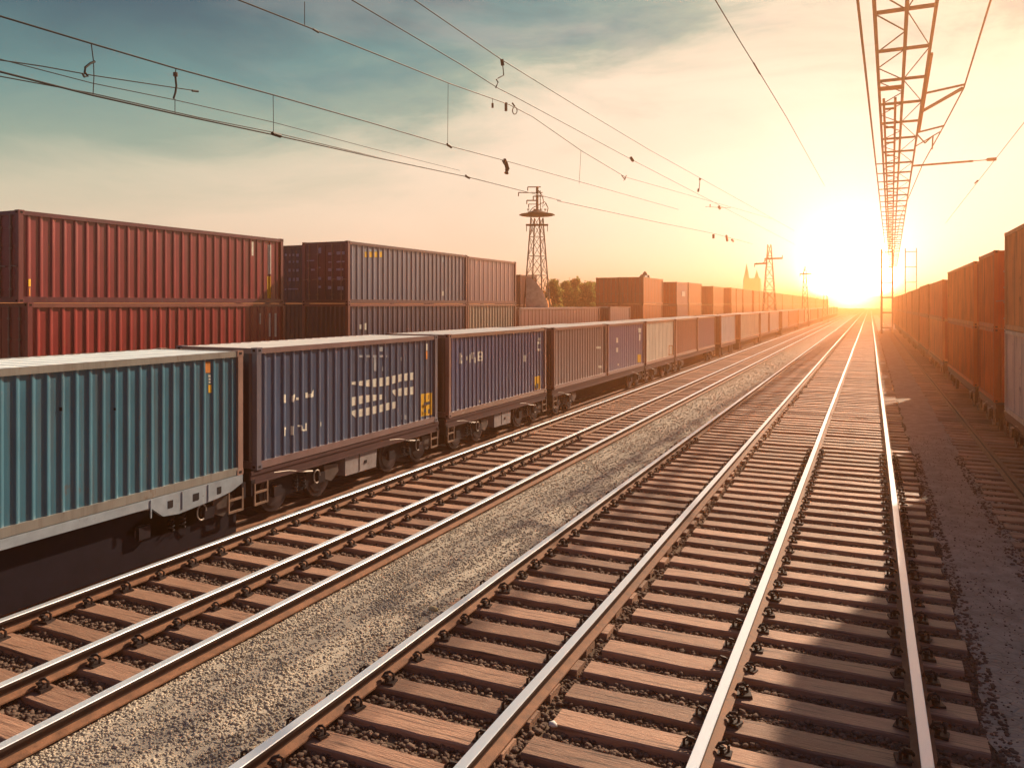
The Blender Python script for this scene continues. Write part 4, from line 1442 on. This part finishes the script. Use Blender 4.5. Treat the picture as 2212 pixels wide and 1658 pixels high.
mb.build('insulator', GLASSY, T)
mb = MB()
mb.tube([(tx(1.2, 50), 50, ZT), (tx(1.45, 51), 51, ZT - .3), (tx(1.7, 51), 51, ZT + .08), (tx(1.7, 52), 52, ZT - .5)], .045, 5)
mb.build('hook', STEEL, T)
mb = MB()
mb.tube([(2.05 * Q, 4, ZT), (2.09 * Q, 15.5 * Q, ZT), (2.36 * Q, 25 * Q, ZT), (2.25 * Q, 30 * Q, ZT), (2.05 * Q, 38 * Q, ZT + .05), (1.9 * Q, 60 * Q, ZT + .1), (2.9 * Q, 130 * Q, ZT)], .034, 6)
mb.build('side_wire', WIRE, T)
tbar('edge_plate', [((tx(1.23, 34), 34, ZT), (tx(1.23, 49), 49, ZT), .09)], STEELRUST)
Yp = 150.0
for (x0, w_) in ((-.6, .34), (1.7, .16)):
    xl = tx(x0, Yp)
    seg = [((xl, Yp, GZ), (xl, Yp, ZT), w_), ((xl + 1.7, Yp, GZ), (xl + 1.7, Yp, ZT), w_ * .8)]
    for z in np.arange(.8, ZT, 2.6):
        seg.append(((xl, Yp, z), (xl + 1.7, Yp, z), w_ * .7))
    tbar('portal_leg', seg)
mb = MB()
lattice(mb, (4.2, -6.0), 1.1, .8, GZ, ZT + .3, 9)
mb.bar((4.2, -6, ZT), (-.4, -6, ZT), .2)
for x0 in (.05, 1.17):
    mb.bar((tx(x0, -6.2), -6.2, ZT), (tx(x0, 5.0), 5.0, ZT), .13)
mb.build('portal_leg', STEEL, T)

# loose bits on the gravel
for (cv_u, cv_y, s, lab, col) in ((937, 1318, .10, 'pale yellow stone lying against the left polished rail', (.65, .5, .25)),
                                  (1005, 1208, .09, 'white stone on the gravel beside the left polished rail', (.7, .65, .55)),
                                  (1195, 1567, .06, 'white chip lying on a sleeper by the second polished rail', (.75, .7, .65))):
    d = F * (H - (-.2)) / (cv_y - V0)
    P = at_depth(d, cv_u, V0)
    v = ico_v * (1 + rng.uniform(-.2, .2, (12, 1))) * np.array([1.0, .7, .6]) * s
    o = np_mesh('stone', v, ico_f, mat('stone_%d' % cv_u, col, rough=.8, var=.15))
    o.location = (P.x, P.y, -.2 + .02)
    tag(o, lab, 'stone')
d = F * (H + .2) / (1452 - V0)
P = at_depth(d, 600, V0)
mb = MB()
mb.add([(-.05, .12, 0), (.03, .05, .03), (.22, -.14, .02), (.04, .0, .0)], [(0, 1, 2, 3)])
mb.add([(-.05, .12, -.01), (.03, .05, .015), (.22, -.14, .01), (.04, .0, -.01)], [(3, 2, 1, 0)])
tag(mb.build('wood_chip', mat('chip_pale', (.75, .62, .4), var=.15), loc=(P.x, P.y, -.10)), 'pale splinter of wood lying on the gravel', 'wood chip')

# ------------------------------------------------------------------ haze
hz = MB()
hz.box(-930, 930, -230, 1130, GZ - 1.0, 15.0)
ho = hz.build('haze', [])
ho['kind'] = 'stuff'
hm = bpy.data.materials.new('haze_air')
hm.use_nodes = True
hm.node_tree.nodes.clear()
ou = hm.node_tree.nodes.new('ShaderNodeOutputMaterial')
pv = hm.node_tree.nodes.new('ShaderNodeVolumePrincipled')
pv.inputs['Color'].default_value = (1.0, .47, .21, 1)
pv.inputs['Density'].default_value = .0032
pv.inputs['Anisotropy'].default_value = .82
hm.node_tree.links.new(pv.outputs[0], ou.inputs['Volume'])
ho.data.materials.append(hm)

# ------------------------------------------------------------------ light
SUN_EL, SUN_AZ = R(32), R(19)       # azimuth measured from the track direction (+y) toward +x
sd = Vector((math.sin(SUN_AZ) * math.cos(SUN_EL), math.cos(SUN_AZ) * math.cos(SUN_EL), math.sin(SUN_EL)))
L = bpy.data.lights.new('sun', 'SUN')
L.energy = 5.0
L.angle = R(.9)
L.color = (1.0, .80, .58)
lo = bpy.data.objects.new('sun', L)
C.objects.link(lo)
lo.rotation_euler = (-sd).to_track_quat('-Z', 'Y').to_euler()
lo.location = sd * 200

W = bpy.data.worlds.new('World')
S.world = W
W.use_nodes = True
nt = W.node_tree
nt.nodes.clear()
N = lambda t: nt.nodes.new(t)
LK = nt.links.new


def math_n(op, a, b=None, clamp=False):
    n = N('ShaderNodeMath')
    n.operation = op
    n.use_clamp = clamp
    for i, v in enumerate((a, b)):
        if v is None:
            continue
        if isinstance(v, (int, float)):
            n.inputs[i].default_value = v
        else:
            LK(v, n.inputs[i])
    return n.outputs[0]


tc = N('ShaderNodeTexCoord')
vn = N('ShaderNodeVectorMath'); vn.operation = 'NORMALIZE'
LK(tc.outputs['Generated'], vn.inputs[0])
D = vn.outputs[0]
gd = (at_depth(1.0, 1838, 598) - Vector((0, 0, H))).normalized()
dp = N('ShaderNodeVectorMath'); dp.operation = 'DOT_PRODUCT'
LK(D, dp.inputs[0]); dp.inputs[1].default_value = gd
omd = math_n('SUBTRACT', 1.0, dp.outputs['Value'])          # 1 - cos(angle to the low sun)
lobe = lambda k: math_n('EXPONENT', math_n('MULTIPLY', omd, -k))
sep = N('ShaderNodeSeparateXYZ'); LK(D, sep.inputs[0])
z = sep.outputs['Z']
# cloud field: streaks flattened towards the horizon
mp = N('ShaderNodeMapping'); mp.inputs['Scale'].default_value = (2.6, 2.6, 9.5); mp.inputs['Rotation'].default_value = (R(6), R(-9), 0)
LK(D, mp.inputs[0])
n1 = N('ShaderNodeTexNoise'); n1.inputs['Scale'].default_value = 1.5; n1.inputs['Detail'].default_value = 9; n1.inputs['Roughness'].default_value = .60; n1.inputs['Distortion'].default_value = .5
LK(mp.outputs[0], n1.inputs['Vector'])
cl_ = math_n('SUBTRACT', n1.outputs[0], .5)
G = lobe(6.5)
e = math_n('SUBTRACT', z, math_n('MULTIPLY', G, .27))
cw = math_n('ADD', .02, math_n('MULTIPLY', lobe(5.0), .48))
e = math_n('SUBTRACT', e, math_n('MULTIPLY', cl_, cw))
mr = N('ShaderNodeMapRange'); mr.inputs['From Min'].default_value = -.3; mr.inputs['From Max'].default_value = .7
LK(e, mr.inputs[0])
rp = N('ShaderNodeValToRGB')
cr = rp.color_ramp
stops = [(-.25, (.72, .60, .42)), (-.08, (.69, .55, .41)), (.05, (.60, .50, .37)), (.115, (.43, .415, .305)), (.165, (.20, .28, .22)), (.225, (.085, .19, .182)), (.31, (.034, .084, .102)), (.6, (.05, .09, .13))]
while len(cr.elements) < len(stops):
    cr.elements.new(.5)
for el, (p, c) in zip(cr.elements, stops):
    el.position = p + .3
    el.color = (*c, 1)
LK(mr.outputs[0], rp.inputs[0])


def addc(a, fac, col):
    m = N('ShaderNodeMix'); m.data_type = 'RGBA'; m.blend_type = 'ADD'; m.clamp_result = False
    LK(fac, m.inputs['Factor']); LK(a, m.inputs[6]); m.inputs[7].default_value = (*col, 1)
    return m.outputs[2]


col = rp.outputs[0]
col = addc(col, math_n('MULTIPLY', lobe(14), 1.0), (.06, .04, .03))
col = addc(col, lobe(60), (.24, .20, .17))
col = addc(col, lobe(420), (1.1, .95, .8))
glow_core = lobe(3400)
# grey cloud undersides high on the right
n2 = N('ShaderNodeTexNoise'); n2.inputs['Scale'].default_value = 1.9; n2.inputs['Detail'].default_value = 8
mp2 = N('ShaderNodeMapping'); mp2.inputs['Scale'].default_value = (2.2, 2.2, 8); mp2.inputs['Location'].default_value = (3.1, 1.7, .4)
LK(D, mp2.inputs[0]); LK(mp2.outputs[0], n2.inputs['Vector'])
gm = N('ShaderNodeMapRange'); gm.interpolation_type = 'SMOOTHSTEP'; gm.inputs['From Min'].default_value = .50; gm.inputs['From Max'].default_value = .72
LK(n2.outputs[0], gm.inputs[0])
hi = N('ShaderNodeMapRange'); hi.interpolation_type = 'SMOOTHSTEP'; hi.inputs['From Min'].default_value = .16; hi.inputs['From Max'].default_value = .36
LK(z, hi.inputs[0])
gf = math_n('MULTIPLY', gm.outputs[0], hi.outputs[0])
gf = math_n('MULTIPLY', gf, math_n('MULTIPLY', lobe(5.0), .8))
mx = N('ShaderNodeMix'); mx.data_type = 'RGBA'
LK(gf, mx.inputs['Factor']); LK(col, mx.inputs[6]); mx.inputs[7].default_value = (.36, .33, .28, 1)
col = mx.outputs[2]
# the sky opposite the sunset is dusky
bk = N('ShaderNodeMapRange'); bk.interpolation_type = 'SMOOTHSTEP'
bk.inputs['From Min'].default_value = -.35; bk.inputs['From Max'].default_value = .50
LK(dp.outputs['Value'], bk.inputs[0])
bm_ = N('ShaderNodeMix'); bm_.data_type = 'RGBA'
LK(bk.outputs[0], bm_.inputs['Factor']); bm_.inputs[6].default_value = (.055, .060, .110, 1); LK(col, bm_.inputs[7])
col = bm_.outputs[2]
col = addc(col, glow_core, (280, 175, 90))
bg = N('ShaderNodeBackground'); bg.inputs['Strength'].default_value = 1.0
LK(col, bg.inputs['Color'])
sky = N('ShaderNodeTexSky'); sky.sky_type = 'NISHITA'; sky.sun_disc = False
sky.sun_elevation = SUN_EL
sky.sun_rotation = SUN_AZ
bg2 = N('ShaderNodeBackground'); bg2.inputs['Strength'].default_value = .006
LK(sky.outputs[0], bg2.inputs['Color'])
ad = N('ShaderNodeAddShader')
LK(bg.outputs[0], ad.inputs[0]); LK(bg2.outputs[0], ad.inputs[1])
W.cycles.sampling_method = 'MANUAL'
W.cycles.sample_map_resolution = 2048
wo = N('ShaderNodeOutputWorld')
LK(ad.outputs[0], wo.inputs['Surface'])

# ------------------------------------------------------------------ camera and render settings
cam = bpy.data.cameras.new('camera')
cam.sensor_width = 36
cam.lens = 36 * F / 2212
cam.shift_y = -(829 - V0) / 2212
cam.clip_start = .1
cam.clip_end = 6000
co = bpy.data.objects.new('camera', cam)
C.objects.link(co)
co.location = (0, 0, H)
co.rotation_euler = (R(90), 0, TH)
S.camera = co
S.view_settings.view_transform = 'Standard'
S.view_settings.look = 'None'
S.view_settings.exposure = 0.6
S.view_settings.gamma = 1.0
cy = S.cycles
cy.max_bounces = 6
cy.diffuse_bounces = 3
cy.glossy_bounces = 3
cy.volume_bounces = 2
cy.transparent_max_bounces = 8
cy.use_denoising = True
